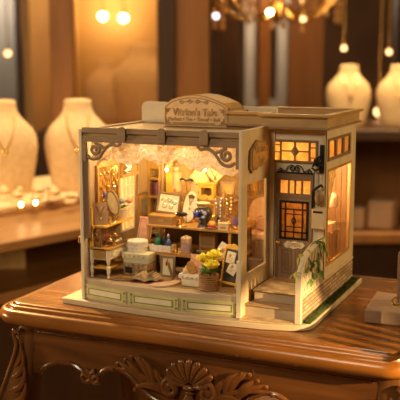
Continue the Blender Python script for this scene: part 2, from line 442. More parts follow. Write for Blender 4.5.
for g in (-1, 1):
    mb.tube(spiral((xm+g*2.0, -6.6), 1.0, 1.5, PI/2+g*.3, -g, 30, .1, y=YA-.4), .34, 8); mb.ball((xm+g*2.0, YA-.4, -6.6), (.3, .35, .3), 8)
mb.obj('shell_carving', 'carve', apr)
# side and back rails
mb = MB(); mb.box(-32.4, -31.0, 0.5, 20, -6.8, -2.2); tb('side_rail', mb, 'tablewood', bevel=.1)
mb = MB(); mb.box(8.0, 9.4, 0.5, 20, -6.8, -2.2); tb('side_rail', mb, 'tablewood', bevel=.1)
mb = MB(); mb.box(-30, 8, 22.2, 23.6, -6.8, -2.2); tb('back_rail', mb, 'tablewood', bevel=.1)
# cabriole legs
def leg_mesh(sx, sy):
    st = [(-2.2, 1.45, 0, 0), (-4, 1.45, .3, 0), (-6, 1.55, .9, 0), (-8, 1.75, 1.6, 0), (-10.5, 1.9, 2.3, 0), (-14, 1.85, 2.5, 0), (-20, 1.6, .9, 0), (-30, 1.25, -.3, 0), (-42, 1.0, -1.1, 0), (-56, .85, -1.0, 0), (-66, .95, 0, 0), (-71, 1.3, .9, 0), (-73.5, 1.6, 1.3, 0), (-75, 1.5, 1.2, 0)]
    mb = MB(); n = 16; vs = []; fs = []
    for z, r, o, _ in st:
        for j in range(n):
            a = 2*PI*j/n; c, s_ = math.cos(a), math.sin(a); e = .55 if z > -12 else .8
            x = math.copysign(abs(c)**e, c)*r+sx*o*.75; y = math.copysign(abs(s_)**e, s_)*r+sy*o*.3
            vs.append((x, y, z))
    for i in range(len(st)-1):
        for j in range(n): fs.append((i*n+j, i*n+(j+1) % n, (i+1)*n+(j+1) % n, (i+1)*n+j))
    fs += [tuple(range(n)), tuple((len(st)-1)*n+j for j in range(n))[::-1]]
    return mb.add(vs, fs)
for sx, sy, x, y in ((-1, -1, -30.5, -1.6), (1, -1, 8.4, -1.6), (-1, 1, -30.5, 22.2), (1, 1, 8.4, 22.2)):
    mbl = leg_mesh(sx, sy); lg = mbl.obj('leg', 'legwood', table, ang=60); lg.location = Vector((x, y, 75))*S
    if sy < 0:
        c = MB()
        f = sx
        c.tube(smoothpts([(f*1.1, -1.75, -3.3), (f*1.45, -1.75, -3.0), (f*1.5, -1.75, -3.7), (f*1.2, -1.8, -4.7), (f*1.8, -2.0, -7), (f*2.7, -2.35, -9.5), (f*3.3, -2.5, -11.5), (f*3.5, -2.5, -14)]), .24, 8)
        for a, b, bd, w in [((2.3, -8.3), (.5, -5.6), .22, .27), ((1.7, -7.0), (.8, -4.6), .18, .2), ((2.8, -9.6), (.2, -7.2), .25, .3), ((3.0, -10.8), (-.1, -8.9), .25, .32), ((3.2, -12), (.1, -10.7), .25, .32), ((3.4, -13.5), (.4, -12.6), .25, .3)]:
            yy = -1.75-.11*(-(a[1]+b[1])/2-4)
            lobe(c, (a[0]*f, a[1]-.4), (b[0]*f, b[1]+.7), bd*1.3*f, w, y=yy, th=.15)
        c.obj('leg_carving', 'carve', lg)

# =================================================================== MINIATURE SHOP
shop = thing('miniature_shop', 'miniature wooden jewellery shop with lace front window and brown door, standing on carved table', 'dollhouse', (-13.5, 9, 0))
OFF = Vector((-13.5, 9, 0))
def part(name, mb, m, par=None, **k):
    o = mb.obj(name, m, par or shop, **k)
    if par is None: o.location = -OFF*S
    return o
XL, XP, XR = -24.95, -6.84, -.81      # left wall, porch side panel, tower right wall
YB, YT, YTB = 14.6, 7.6, 19.6         # shop back, tower front, tower back
ZF = 2.8
front = [(-27.1, -1.3), (-22, -1.7), (-17.3, -2.0), (-12.8, -2.1), (-8.4, -1.9), (-4.3, -1.5), (-1.2, -.75), (-.3, -.3), (.15, .4), (.3, 1.3)]
mb = MB(); mb.prism(front+[(.3, 20.3), (-27.1, 20.3)], 0, .6, 'xy'); part('base_plate', mb, 'ledge', bevel=.08)
mb = MB(); mb.prism([(-6.7, -1.3), (-1.5, -.6), (-1.4, .6), (-6.7, .6)], .6, .68, 'xy'); part('porch_paving', mb, 'paving')
# bowed window platform
bow = [(-24.9, -.5), (-19.0, -1.45), (-13.0, -1.5), (-6.9, -.55)]
mb = MB(); mb.prism(bow+[(-6.9, YB), (-24.9, YB)], .6, ZF, 'xy'); part('window_platform', mb, 'ledge', bevel=.05)
mb = MB(); mb.prism([(-24.4, .0), (-7.3, .0), (-7.3, YB-.1), (-24.4, YB-.1)], ZF, ZF+.04, 'xy'); part('shop_floor', mb, 'floorw')
for i in range(3):
    a = Vector(bow[i]); b = Vector(bow[i+1]); Lg = (b-a).length; an = math.atan2(b.y-a.y, b.x-a.x)
    P = MB().at((a.x, a.y, 0), rz=an); P.box(.22, Lg-.12, -.1, .05, .85, 2.2)
    gp = part('green_panel', P, 'green', bevel=.03)
    P = MB().at((a.x, a.y, 0), rz=an); P.box(.95, Lg-.85, -.13, .05, 1.24, 1.8); P.obj('panel_inset', 'panelcream', gp)
    P = MB().at((a.x, a.y, 0), rz=an)
    P.wall('xz', .85, Lg-.75, 1.15, 1.89, -.15, -.05, [(.93, Lg-.83, 1.22, 1.82)])
    for cx in (.48, Lg-.38):
        for cz in (1.1, 1.95): P.ball((cx, -.12, cz), (.1, .05, .13), 8); P.ball((cx+.1, -.12, cz), (.06, .04, .06), 6)
        P.cyl((cx, -.1, 1.3), (cx, -.1, 1.75), .03, n=6)
    P.obj('panel_ornament', 'ornam', gp)
# left wall with window hole
mb = MB(); mb.wall('yz', -.75, YB, .6, 18.75, XL, -24.55, [(7.1, 10.3, 6.4, 13.0)])
lw = part('left_wall', mb, 'cream', bevel=.06)
mb = MB(); mb.wall('yz', .3, YB-.05, ZF+.04, 18.2, -24.55, -24.5, [(7.1, 10.3, 6.4, 13.0)]); mb.obj('wall_lining', 'wpanel', lw)
mb = MB(); mb.wall('yz', 7.1, 10.3, 6.4, 13.0, -24.9, -24.4, [(7.1+.3+i*.96, 7.1+.3+i*.96+.76, 6.7+j*1.25, 6.7+j*1.25+1.05) for i in range(3) for j in range(5)])
wf = part('wall_window_frame', mb, 'white')
mb = MB(); mb.box(-24.8, -24.72, 7.2, 10.2, 6.5, 12.9); mb.obj('paper_pane', 'windowglow', wf)
arch = [(6.8, 13.0)]+[(8.7-1.9*math.cos(PI*i/12), 13.1+1.5*math.sin(PI*i/12)) for i in range(13)]+[(10.6, 13.0)]
mb = MB(); mb.prism(arch, -24.55, -24.15, 'yz'); mb.box(-24.55, -23.95, 6.7, 10.7, 12.75, 13.05); mb.obj('arched_pediment', 'goldz', wf)
mb = MB(); mb.cyl((-25.3, -.3, 6.6), (-25.3, -.3, 7.3), .18); mb.box(-25.3, -24.9, -.45, -.15, 6.5, 6.7); part('hinge_clip', mb, 'brass')
mb = MB(); mb.box(-24.55, -23.95, -.55, -.25, 7.2, 16.0); part('inner_jamb', mb, 'brown', bevel=.03)
# back wall, divider, roof
mb = MB(); mb.box(-24.95, XP, YB, YB+.4, .6, 18.6); part('back_wall', mb, 'backwall')
mb = MB(); mb.box(XP-.15, XP+.15, YT, YB, .6, 18.6); part('divider_wall', mb, 'backwall')
mb = MB(); mb.box(-24.55, XP-.1, -.2, YB, 18.25, 18.55); part('shop_roof', mb, 'roofwood')
# centre pillar and side glass panel
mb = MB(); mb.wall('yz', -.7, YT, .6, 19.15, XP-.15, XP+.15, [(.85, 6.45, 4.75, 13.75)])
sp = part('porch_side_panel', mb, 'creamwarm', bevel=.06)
mb = MB(); mb.box(-7.15, -6.65, -.85, -.45, .6, 6.4); mb.obj('pillar_plinth', 'cream', sp, bevel=.05)
mb = MB(); mb.box(-7.0, -6.68, -.78, -.68, 6.4, 19.1); mb.obj('pillar_face', 'cream', sp, bevel=.03)
mb = MB(); mb.box(XP-.03, XP+.03, .8, 6.5, 4.7, 13.8); mb.obj('side_glass', 'glass', sp)
pl = [(1.0+2.75*(1-math.cos(PI*i/10)), 16.6+1.35*math.sin(PI*i/10)+.12*math.sin(i*2)) for i in range(11)]+[(6.75, 16.0), (6.2, 15.4), (5.4, 15.5), (4.8, 15.15), (3.7, 15.4), (2.7, 15.0), (2.2, 15.15), (1.5, 14.8), (.95, 15.4)]
mb = MB(); mb.prism(pl, XP+.15, XP+.4, 'yz'); pq = mb.obj('side_plaque', 'edge', sp)
mb = MB(); mb.prism([(3.85+(y-3.85)*.86, 16.3+(z-16.3)*.82) for y, z in pl], XP+.4, XP+.46, 'yz'); mb.obj('plaque_face', 'gold', pq)
text_mesh('plaque_lettering', "Vitrine's\nTale", 1.15, 'text', pq, Matrix.Translation((XP+.48, 3.9, 16.5)) @ Matrix.Rotation(PI/2, 4, 'Z') @ Matrix.Rotation(PI/2, 4, 'X'), .03, .01)
# front header beam, clips, scroll brackets
mb = MB(); mb.box(-24.55, -7.0, -.72, -.42, 18.4, 18.95); hb = part('header_beam', mb, 'taupe', bevel=.04)
mb = MB(); mb.box(-24.55, -7.0, -.68, -.42, 17.45, 18.05); mb.obj('lower_rail', 'taupe', hb, bevel=.04)
mb = MB(); mb.box(-24.5, -7.05, -.5, -.3, 17.9, 18.5); mb.obj('backing_strip', 'edge', hb)
for x in (-19.75, -15.25, -10.6):
    mb = MB(); mb.prism([(x-.46, 17.62), (x+.46, 17.62), (x+.46, 18.8)]+[(x+.34*math.cos(PI*i/8), 18.88+.25*math.sin(PI*i/8)) for i in range(9)]+[(x-.46, 18.8)], -.98, -.7, 'xz')
    mb.obj('beam_clip', 'taupe', hb, bevel=.05)
for g, x in ((1, -24.1), (-1, -7.35)):
    mb = MB()
    mb.box(min(x, x-g*.45), max(x, x-g*.45), -.7, -.4, 15.4, 17.5)
    mb.tube(spiral((x+g*1.0, 16.7), .68, 1.4, PI/2, -g, 34, .15, y=-.55), [.19]*34, 8, flat=(1, .8, 1))
    mb.tube(smoothpts([(x+g*1.1, -.55, 17.35), (x+g*2.2, -.55, 16.9), (x+g*3.0, -.55, 17.3), (x+g*3.7, -.55, 17.15), (x+g*4.1, -.55, 17.45)]), .17, 8)
    mb.tube(smoothpts([(x+g*.1, -.55, 16.0), (x+g*.7, -.55, 15.65), (x+g*1.5, -.55, 15.85), (x+g*2.0, -.55, 16.5), (x+g*2.6, -.55, 17.1), (x+g*3.4, -.55, 17.3)]), .17, 8)
    mb.obj('scroll_bracket', 'taupe', hb)
# sign
sgn = [(-19.75, 18.6), (-12.2, 18.6), (-12.2, 20.75)]+[(-12.6-.9*i, 20.95+1.02*math.sin(PI*(i+.3)/8.6)) for i in range(8)]+[(-19.5, 20.95), (-19.75, 20.7)]
mb = MB(); mb.prism(sgn, 8.8, 9.15, 'xz'); sb = part('sign_board', mb, 'signface', bevel=.03)
cxs = -16.1
mb = MB(); inner = [(cxs+(x-cxs)*.95, 20.2+(z-20.2)*.88) for x, z in sgn]
for i in range(len(inner)):
    a = inner[i]; b = inner[(i+1) % len(inner)]; mb.cyl((a[0], 8.78, a[1]), (b[0], 8.78, b[1]), .045, n=6)
for x, z, g, h in ((-19.45, 20.5, 1, -1), (-12.55, 20.5, -1, -1), (-19.45, 18.95, 1, 1), (-12.55, 18.95, -1, 1)):
    mb.box(min(x, x+g*.5), max(x, x+g*.5), 8.72, 8.8, z-.06, z+.06); mb.box(x-.06, x+.06, 8.72, 8.8, min(z, z+h*.6), max(z, z+h*.6)); mb.ball((x+g*.2, 8.76, z+h*.2), (.14, .05, .14), 8)
mb.box(-18.6, -13.6, 8.72, 8.8, 18.92, 18.99)
for i in range(22): mb.box(-18.6+i*.23, -18.5+i*.23, 8.72, 8.8, 18.99, 19.06)
mb.obj('sign_border', 'edge', sb)
mb = MB()
for g in (-1, 1):
    mb.tube(spiral((cxs+g*.45, 21.4), .28, 1.1, PI if g > 0 else 0, g, 16, .2, y=8.76), .05, 6)
    mb.tube(spiral((cxs+g*1.5, 21.3), .25, 1.1, PI if g > 0 else 0, g, 16, .2, y=8.76), .045, 6)
    mb.tube([(cxs+g*.7, 8.76, 21.35), (cxs+g*1.3, 8.76, 21.3)], .04, 6)
mb.obj('sign_scrollwork', 'edge', sb)
R_ = Matrix.Rotation(PI/2, 4, 'X')
text_mesh('sign_lettering', "Vitrine's Tale", 1.1, 'text', sb, Matrix.Translation((cxs+.1, 8.76, 20.15)) @ R_, .03, .03, sx=.9)
text_mesh('sign_lettering', "Perfect \u2022 Tea \u2022 Travel \u2022 Ball", .56, 'text', sb, Matrix.Translation((cxs, 8.76, 19.4)) @ R_, .03, .006)
# curved slatted roof of the sign
mb = MB(); top = [(-12.25, 20.85)]+[(-12.6-.9*i, 21.05+1.02*math.sin(PI*(i+.3)/8.6)) for i in range(8)]+[(-19.55, 21.0)]
for k in range(len(top)-1):
    a, b = top[k], top[k+1]
    for q in range(2):
        t0, t1 = q/2+.02, (q+1)/2-.02
        p0 = (lerp(a[0], b[0], t0), lerp(a[1], b[1], t0)); p1 = (lerp(a[0], b[0], t1), lerp(a[1], b[1], t1))
        mb.prism([p0, p1, (p1[0], p1[1]-.14), (p0[0], p0[1]-.14)], 8.95, 13.2, 'xz')
mb.obj('slatted_sign_roof', 'gold', sb)
mb = MB(); mb.box(-12.25, -11.95, 9.1, 13.1, 18.6, 20.75); mb.box(-19.75, -19.55, 9.1, 13.1, 18.6, 20.8); mb.obj('sign_side', 'edge', sb)
bp = [(-24.8, 18.55), (-8, 18.55), (-8, 20.6)]+[(-24.0-.8*math.sin(PI/2*i/6), 20.3+.75*math.cos(PI/2*i/6)) for i in range(7)]
mb = MB(); mb.prism(bp, 13.1, 13.5, 'xz'); part('back_parapet', mb, 'cream', bevel=.05)
# tower walls
DX0, DX1 = -6.0, -2.05
mb = MB(); mb.wall('xz', XP-.1, XR, .6, 18.95, YT, YT+.35, [(-6.35, -1.75, 15.45, 17.55), (DX0, DX1, 3.0, 14.2)])
part('tower_front_wall', mb, 'cream')
mb = MB(); mb.box(-6.75, -6.2, YT-.25, YT+.02, 3.0, 18.9); part('tower_corner_post', mb, 'cream', bevel=.04)
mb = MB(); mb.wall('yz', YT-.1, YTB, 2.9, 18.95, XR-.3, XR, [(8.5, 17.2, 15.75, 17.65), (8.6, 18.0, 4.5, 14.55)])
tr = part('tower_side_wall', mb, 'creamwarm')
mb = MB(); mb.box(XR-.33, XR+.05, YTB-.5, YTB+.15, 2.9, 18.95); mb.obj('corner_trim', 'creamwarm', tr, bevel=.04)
mb = MB(); mb.wall('yz', 8.3, 17.4, 15.5, 17.85, XR-.1, XR+.12, [(8.75+i*2.95, 8.75+i*2.95+2.35, 15.85, 17.55) for i in range(3)]); st = mb.obj('side_transom_frame', 'brown', tr, bevel=.03)
for i in range(3):
    mb = MB(); mb.box(XR-.2, XR-.12, 8.7+i*2.95, 11.15+i*2.95, 15.8, 17.6); mb.obj('transom_pane', 'amber', st)
mb = MB(); mb.box(XR-.2, XR-.14, 8.6, 18.0, 4.5, 14.55); mb.obj('side_window_glass', 'glass', tr)
mb = MB(); mb.wall('yz', 8.5, 18.1, 4.4, 14.65, XR-.06, XR+.06, [(8.75, 17.85, 4.65, 14.4)]); mb.obj('side_window_trim', 'gold', tr)
mb = MB(); mb.box(XP, XR, YTB-.35, YTB, .6, 18.9); part('tower_back_wall', mb, 'wpanel')
mb = MB()
for k in range(9): mb.box(-6.6+k*.62, -6.52+k*.62, YTB-.45, YTB-.34, 3.1, 18.6)
mb.box(-6.6, -1.2, YTB-.5, YTB-.34, 7.2, 7.5); part('wall_panelling', mb, 'edge')
mb = MB(); mb.box(XP, XR-.05, YT+.3, YTB, 2.9, 3.05); part('tower_floor', mb, 'floorw')
mb = MB(); mb.box(XP+.2, XR-.3, YT+.4, YTB-.4, 15.0, 15.15); part('tower_ceiling', mb, 'roofwood')
mb = MB(); mb.box(XR-.2, XR+.06, -.1, YTB+.1, .6, 3.05); part('brick_side', mb, 'brick')
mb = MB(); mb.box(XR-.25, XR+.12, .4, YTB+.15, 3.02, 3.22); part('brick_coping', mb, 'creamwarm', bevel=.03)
# stained window over the door
mb = MB()
mb.wall('xz', -6.5, -1.6, 15.3, 17.7, YT-.15, YT+.05, [(-6.25, -5.7, 15.55, 16.35), (-6.25, -5.7, 16.45, 17.1), (-6.25, -5.7, 17.2, 17.45), (-5.5, -4.15, 15.55, 16.45), (-5.5, -4.15, 16.6, 17.45), (-3.95, -2.6, 15.55, 16.45), (-3.95, -2.6, 16.6, 17.45), (-2.4, -1.85, 15.55, 15.85), (-2.4, -1.85, 15.95, 16.9), (-2.4, -1.85, 17.0, 17.45)])
sw = part('stained_window', mb, 'brown', bevel=.04)
mb = MB(); dd = [(-4.05, 16.02, .55)]
for a in range(4):
    a0, a1 = PI/2*a, PI/2*(a+1); r = .5
    mb.cyl((-4.05+r*.7*math.cos(a0), YT-.1, 16.52+r*math.sin(a0)), (-4.05+r*.7*math.cos(a1), YT-.1, 16.52+r*math.sin(a1)), .09, n=8)
mb.obj('diamond_muntin', 'brown', sw)
mb = MB(); mb.box(-6.3, -1.8, YT+.1, YT+.18, 15.5, 17.5); mb.obj('amber_pane', 'amber', sw)
# door
dr = thing('x', 'x', 'x'); bpy.data.objects.remove(dr)
mb = MB(); mb.wall('xz', DX0-.05, DX1+.05, 3.0, 14.3, YT-.2, YT+.2, [(-5.75, -2.35, 3.0, 11.6), (-5.6, -4.75, 12.1, 13.5), (-4.6, -4.05, 12.1, 13.5), (-3.9, -3.3, 12.1, 13.5), (-3.15, -2.3, 12.1, 13.5)])
df = part('door_frame', mb, 'brown', bevel=.04)
mb = MB(); mb.box(-5.65, -2.3, YT+.05, YT+.12, 12.05, 13.55); mb.obj('door_transom_pane', 'amber', df)
mb = MB(); mb.wall('xz', -5.75, -2.35, 3.05, 11.6, YT-.12, YT+.1, [(-5.45, -2.6, 7.4, 11.2)])
fd = part('front_door', mb, 'door')
mb = MB()
for x0, x1 in ((-5.35, -4.2), (-3.9, -2.75)):
    mb.wall('xz', x0, x1, 3.5, 6.1, YT-.18, YT-.12, [(x0+.15, x1-.15, 3.65, 5.95)]); mb.box(x0+.3, x1-.3, YT-.18, YT-.12, 3.8, 5.8)
mb.obj('door_panel', 'brown', fd, bevel=.02)
mb = MB(); mb.box(-5.5, -2.55, YT+.0, YT+.06, 7.35, 11.25); mb.obj('door_glass', 'ambercd', fd)
mb = MB()
mb.wall('xz', -5.6, -2.45, 7.25, 11.35, YT-.24, YT-.1, [(-5.38, -2.67, 7.47, 11.13)])
for x in (-4.95, -3.1): mb.box(x-.07, x+.07, YT-.24, YT-.1, 7.3, 11.3)
for z in (8.05, 10.45): mb.box(-5.5, -2.5, YT-.24, YT-.1, z-.07, z+.07)
for z in (8.6, 9.95): mb.box(-4.95, -3.1, YT-.22, YT-.12, z-.045, z+.045)
mb.box(-4.07, -3.98, YT-.22, YT-.12, 7.4, 10.45)
for a in range(4):
    a0, a1 = PI/2*a, PI/2*(a+1); mb.cyl((-4.02+.22*math.cos(a0), YT-.2, 9.25+.42*math.sin(a0)), (-4.02+.22*math.cos(a1), YT-.2, 9.25+.42*math.sin(a1)), .07, n=8)
mb.obj('iron_grille', 'iron', fd)
mb = MB(); mb.cyl((-5.6, YT-.12, 6.9), (-5.6, YT-.38, 6.9), .1); mb.ball((-5.6, YT-.45, 6.9), .24); mb.obj('door_knob', 'brass', fd)
pp = [(-5.1+.0, 6.7), (-4.7, 7.05), (-4.3, 6.98), (-3.9, 7.1), (-3.4, 6.98), (-3.0, 7.02), (-2.75, 6.7), (-3.1, 6.35), (-3.5, 6.42), (-3.95, 6.25), (-4.4, 6.42), (-4.8, 6.35)]
mb = MB(); mb.prism(pp, YT-.28, YT-.14, 'xz'); dp = mb.obj('door_plaque', 'paper', fd)
text_mesh('plaque_lettering', 'OPEN', .55, 'text', dp, Matrix.Translation((-3.92, YT-.3, 6.68)) @ R_, .02, .01)
mb = MB()
for g in (-1, 1):
    X = -4.0; mb.tube(spiral((X+g*.32, 14.75), .34, 1.3, PI/2, g, 20, .12, y=YT-.2), .06, 6)
    mb.tube(spiral((X+g*1.65, 14.5), .26, 1.3, PI/2, g, 18, .12, y=YT-.2), .055, 6)
    mb.tube(smoothpts([(X+g*.3, YT-.2, 15.1), (X+g*.75, YT-.2, 14.9), (X+g*1.0, YT-.2, 14.45), (X+g*1.6, YT-.2, 14.75)]), .055, 6)
mb.box(-5.95, -2.05, YT-.3, YT-.1, 14.25, 14.37); mb.obj('iron_crest', 'iron', df)
# wall lantern bracket and mailbox on the tower corner
mb = MB(); mb.box(-1.35, -.9, YT-.25, YT-.05, 14.4, 17.3)
mb.tube(spiral((-1.6, 15.6), .35, 1.3, 0, 1, 20, .15, y=YT-.5), .1, 6); mb.tube([(-1.1, YT-.2, 14.9), (-1.7, YT-.6, 14.7), (-2.0, YT-.8, 15.0)], .1, 6); mb.tube([(-1.1, YT-.2, 16.2), (-1.5, YT-.5, 16.0), (-1.9, YT-.8, 15.1)], .12, 6)
mb.box(-1.75, -.95, YT-.45, YT-.15, 15.1, 15.5)
wb = part('lantern_bracket', mb, 'iron')
mb = MB(); mb.cyl((-1.75, YT-.7, 13.0), (-1.75, YT-.7, 14.9), .035, n=6); mb.cyl((-1.25, YT-.7, 13.0), (-1.25, YT-.7, 14.9), .035, n=6)
mb.tube([(-1.85, YT-.7, 12.6), (-1.5, YT-.7, 12.9), (-1.0, YT-.7, 13.25), (-.85, YT-.7, 13.0)], .14, 8); mb.box(-1.95, -1.7, YT-.85, YT-.5, 10.8, 12.6); mb.obj('lantern_arm', 'iron', wb)
mb = MB(); mb.ball((-1.3, YT-.65, 11.9), (.42, .3, .85), 12); mb.obj('lantern_shade', 'brownbox', wb)
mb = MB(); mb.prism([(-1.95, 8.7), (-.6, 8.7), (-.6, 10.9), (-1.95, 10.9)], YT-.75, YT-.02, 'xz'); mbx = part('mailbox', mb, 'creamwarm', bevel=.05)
mb = MB(); mb.box(-1.8, -.8, YT-.8, YT-.7, 10.35, 10.55); mb.obj('mail_slot', 'iron', mbx)
mb = MB(); mb.box(-1.9, -1.2, YT-.45, YT-.05, 10.9, 11.55); mb.obj('letter', 'paper', mbx)
# steps
mb = MB(); mb.box(-6.75, -1.3, .45, 3.0, .6, 1.7); ps = part('porch_steps', mb, 'ledge')
mb = MB(); mb.box(-6.3, -1.25, 2.0, YT, .6, 2.85); mb.obj('landing', 'ledge', ps)
mb = MB(); mb.box(-6.75, -1.2, .3, 2.0, 1.7, 1.86); mb.obj('step_tread', 'tread', ps, bevel=.04)
mb = MB(); mb.box(-6.4, -1.2, 1.75, YT-.2, 2.85, 3.02); mb.obj('landing_boards', 'paving', ps, bevel=.04)
mat_ = MB(); mat_.box(-5.7, -2.4, 5.9, 7.2, 3.02, 3.12)
for k in range(17): mat_.box(-5.68+k*.2, -5.6+k*.2, 5.8, 7.3, 3.04, 3.1)
tag(mat_.obj('doormat', 'brownbox'), 'small brown doormat with fringed ends before the shop door', 'doormat')
# railing
rp = smoothpts([(.1, 0, 5.5), (.6, 0, 5.95), (1.5, 0, 6.75), (2.8, 0, 7.15), (4.4, 0, 7.4), (7.4, 0, 7.45)])
mb = MB(); mb.tube([(-1.0, y, z) for y, _, z in rp], .32, 8); rl = part('porch_railing', mb, 'cream')
mb = MB(); mb.box(-1.3, -.7, -.25, .3, .6, 5.3); mb.box(-1.35, -.65, -.3, .35, 5.3, 5.55); mb.obj('newel_post', 'cream', rl, bevel=.05)
def railz(y):
    for i in range(len(rp)-1):
        if rp[i][0] <= y <= rp[i+1][0]: return lerp(rp[i][2], rp[i+1][2], (y-rp[i][0])/max(1e-6, rp[i+1][0]-rp[i][0]))
    return 7.4
for k in range(7):
    y = .95+k*.98; zt = railz(y)-.1; zb = 3.2; h = zt-zb
    mb = MB(); mb.lathe([(.3, 0), (.3, .35), (.18, .4), (.33, .4+h*.2), (.36, .4+h*.3), (.2, h*.62), (.26, h*.66), (.2, h*.7), (.28, h*.85), (.28, h)], (-1.0, y, zb), 10); mb.obj('baluster', 'cream', rl)
# cornice roof
def tray(mb, pts_in, z): pass
mb = MB()
def frame_L(e, z0, z1, t, mb):
    """L-shaped rim: outer outline grown by e, wall thickness t"""
    o = [(-12.3-0, 8.9-e), (-7.5-e, 8.9-e), (-7.5-e, 6.75-e), (-.45+e, 6.75-e), (-.45+e, 19.9+e), (-12.3, 19.9+e)]
    i_ = [(-12.3+t, 8.9-e+t), (-7.5-e+t, 8.9-e+t), (-7.5-e+t, 6.75-e+t), (-.45+e-t, 6.75-e+t), (-.45+e-t, 19.9+e-t), (-12.3+t, 19.9+e-t)]
    n = 6; vs = [(x, y, z0) for x, y in o]+[(x, y, z1) for x, y in o]+[(x, y, z0) for x, y in i_]+[(x, y, z1) for x, y in i_]; fs = []
    for k in range(n):
        l = (k+1) % n
        fs += [(k, l, n+l, n+k), (2*n+k, 2*n+l, 3*n+l, 3*n+k), (n+k, n+l, 3*n+l, 3*n+k), (k, l, 2*n+l, 2*n+k)]
    mb.add(vs, fs)
frame_L(0, 19.0, 20.1, .5, mb); rc = part('roof_cornice', mb, 'roofwood', bevel=.03)
mb = MB(); frame_L(.35, 20.1, 20.38, .9, mb); mb.obj('cornice_cap', 'gold', rc, bevel=.03)
mb = MB(); frame_L(.25, 18.85, 19.05, .6, mb); mb.obj('cornice_moulding', 'edge', rc, bevel=.02)
mb = MB(); mb.prism([(-12.1, 9.1), (-7.3, 9.1), (-7.3, 7.0), (-.6, 7.0), (-.6, 19.7), (-12.1, 19.7)], 19.4, 19.55, 'xy'); mb.obj('roof_deck', 'roofwood', rc)
mb = MB(); mb.box(-12.2, -7.2, 9.0, 19.6, 18.55, 19.1); mb.obj('roof_support', 'edge', rc)

# moss along the base (uncountable tufts)
def moss(name, x0, x1, y0, y1, z, n, m, label, h=.35):
    mb = MB(); nx, ny = 5, 60; vs = []; fs = []
    for i in range(ny+1):
        for j in range(nx+1):
            y = lerp(y0, y1, i/ny); x = lerp(x0, x1, j/nx); e = 0 if j in (0, nx) or i in (0, ny) else .12+.2*noise.noise((x*2, y*2, 3))
            vs.append((x, y, z+e))
    for i in range(ny):
        for j in range(nx):
            a = i*(nx+1)+j; fs.append((a, a+1, a+nx+2, a+nx+1))
    mb.add(vs, fs)
    for k in range(n):
        x = random.uniform(x0, x1); y = random.uniform(y0, y1); a = random.uniform(0, 6.28); hh = h*random.uniform(.5, 1.2)
        dx, dy = .05*math.cos(a), .05*math.sin(a); lx, ly = random.uniform(-.12, .12), random.uniform(-.12, .12)
        mb.add([(x-dx, y-dy, z), (x+dx, y+dy, z), (x+lx, y+ly, z+hh), (x+dy, y-dx, z)], [(0, 1, 2), (1, 3, 2), (3, 0, 2)])
    o = mb.obj(name, m); o['label'] = label; o['category'] = 'moss'; o['kind'] = 'stuff'
moss('green_moss', -.72, .12, .3, 20.0, .6, 1600, 'moss', 'strip of dark green moss along the brick side of the miniature shop')
moss('dry_moss', -26.8, -25.05, 2.0, 9.0, .6, 500, 'olive', 'patch of pale dry moss on the left corner of the base plate', .2)

# ivy
ivy = thing('ivy_vine', 'green ivy vine with pale young leaves climbing over the white porch railing', 'plant', (-.9, 3, 3.1))
def iv(name, mb, m): o = mb.obj(name, m, ivy); o.location = -Vector((-.9, 3, 3.1))*S; return o
mb = MB()
stems = [[(-1.35, 1.2, 3.3), (-1.4, .9, 4.4), (-1.3, .55, 5.4), (-1.0, .8, 6.4), (-1.0, 1.8, 7.1), (-1.0, 3.0, 7.45), (-.95, 4.5, 7.7), (-.6, 6.2, 7.5), (-.5, 6.8, 6.3)],
         [(-1.0, 1.9, 7.1), (-.6, 2.6, 6.2), (-.6, 4.0, 6.0), (-.55, 5.6, 5.9)], [(-.6, 2.6, 6.2), (-.6, 3.0, 5.2), (-.6, 3.6, 4.4)], [(-.65, 5.3, 6.6), (-.6, 5.0, 5.4), (-.6, 5.2, 4.6)], [(-1, 4.5, 7.7), (-.5, 5.2, 8.0), (-.4, 6.4, 7.9)]]
for st_ in stems: mb.tube(smoothpts(st_), .07, 6)
iv('stem', mb, 'vine')
def leaf(mb, p, L, W, a, tilt):
    old = mb.M; mb.at(p, rx=tilt, rz=a)
    pr = [(0, 0), (W*.5, L*.3), (W*.42, L*.6), (0, L), (-W*.42, L*.6), (-W*.5, L*.3)]
    vs = [(x, y, .04*(abs(x)/W*4)) for x, y in pr]+[(0, L*.45, -.02)]+[(x, y, .04*(abs(x)/W*4)-.04) for x, y in pr]
    n = 6; fs = [(i, (i+1) % n, 6) for i in range(n)]+[(7+(i+1) % n, 7+i, 7+(i+3) % n) for i in range(0)]+[tuple(7+i for i in range(n))[::-1]]+[(i, (i+1) % n, 7+(i+1) % n, 7+i) for i in range(n)]
    mb.add(vs, fs); mb.M = old
random.seed(5)
for k, (p, m_) in enumerate([((-1.4, .1, 5.6), 'leafl'), ((-1.3, -.1, 5.8), 'leafl'), ((-1.35, .9, 7.0), 'leafl'), ((-1.2, 1.2, 7.3), 'leafl'), ((-1.0, 2.4, 7.6), 'leafl'), ((-.6, 1.4, 6.0), 'leaf'), ((-.6, 2.2, 4.6), 'leaf'), ((-.6, 3.2, 5.6), 'leaf'), ((-.6, 2.9, 6.1), 'leaf'), ((-.55, 4.6, 7.9), 'leaf'), ((-.55, 5.2, 7.6), 'leaf'), ((-.5, 6.0, 7.8), 'leaf'), ((-.5, 6.6, 7.2), 'leaf'), ((-.45, 6.9, 6.6), 'leaf'), ((-.5, 5.0, 5.4), 'leaf'), ((-.5, 5.2, 4.9), 'leaf'), ((-.55, 3.6, 4.9), 'leaf'), ((-.5, 5.8, 8.1), 'leafl'), ((-.5, 4.2, 6.2), 'leaf')]):
    mb = MB(); leaf(mb, p, random.uniform(.7, 1.05), random.uniform(.5, .7), random.uniform(-2.5, 2.5), random.uniform(-1.6, -.8))
    iv('leaf', mb, m_)

# =================================================================== INSIDE THE SHOP
G_ = 'small goods inside the miniature shop'
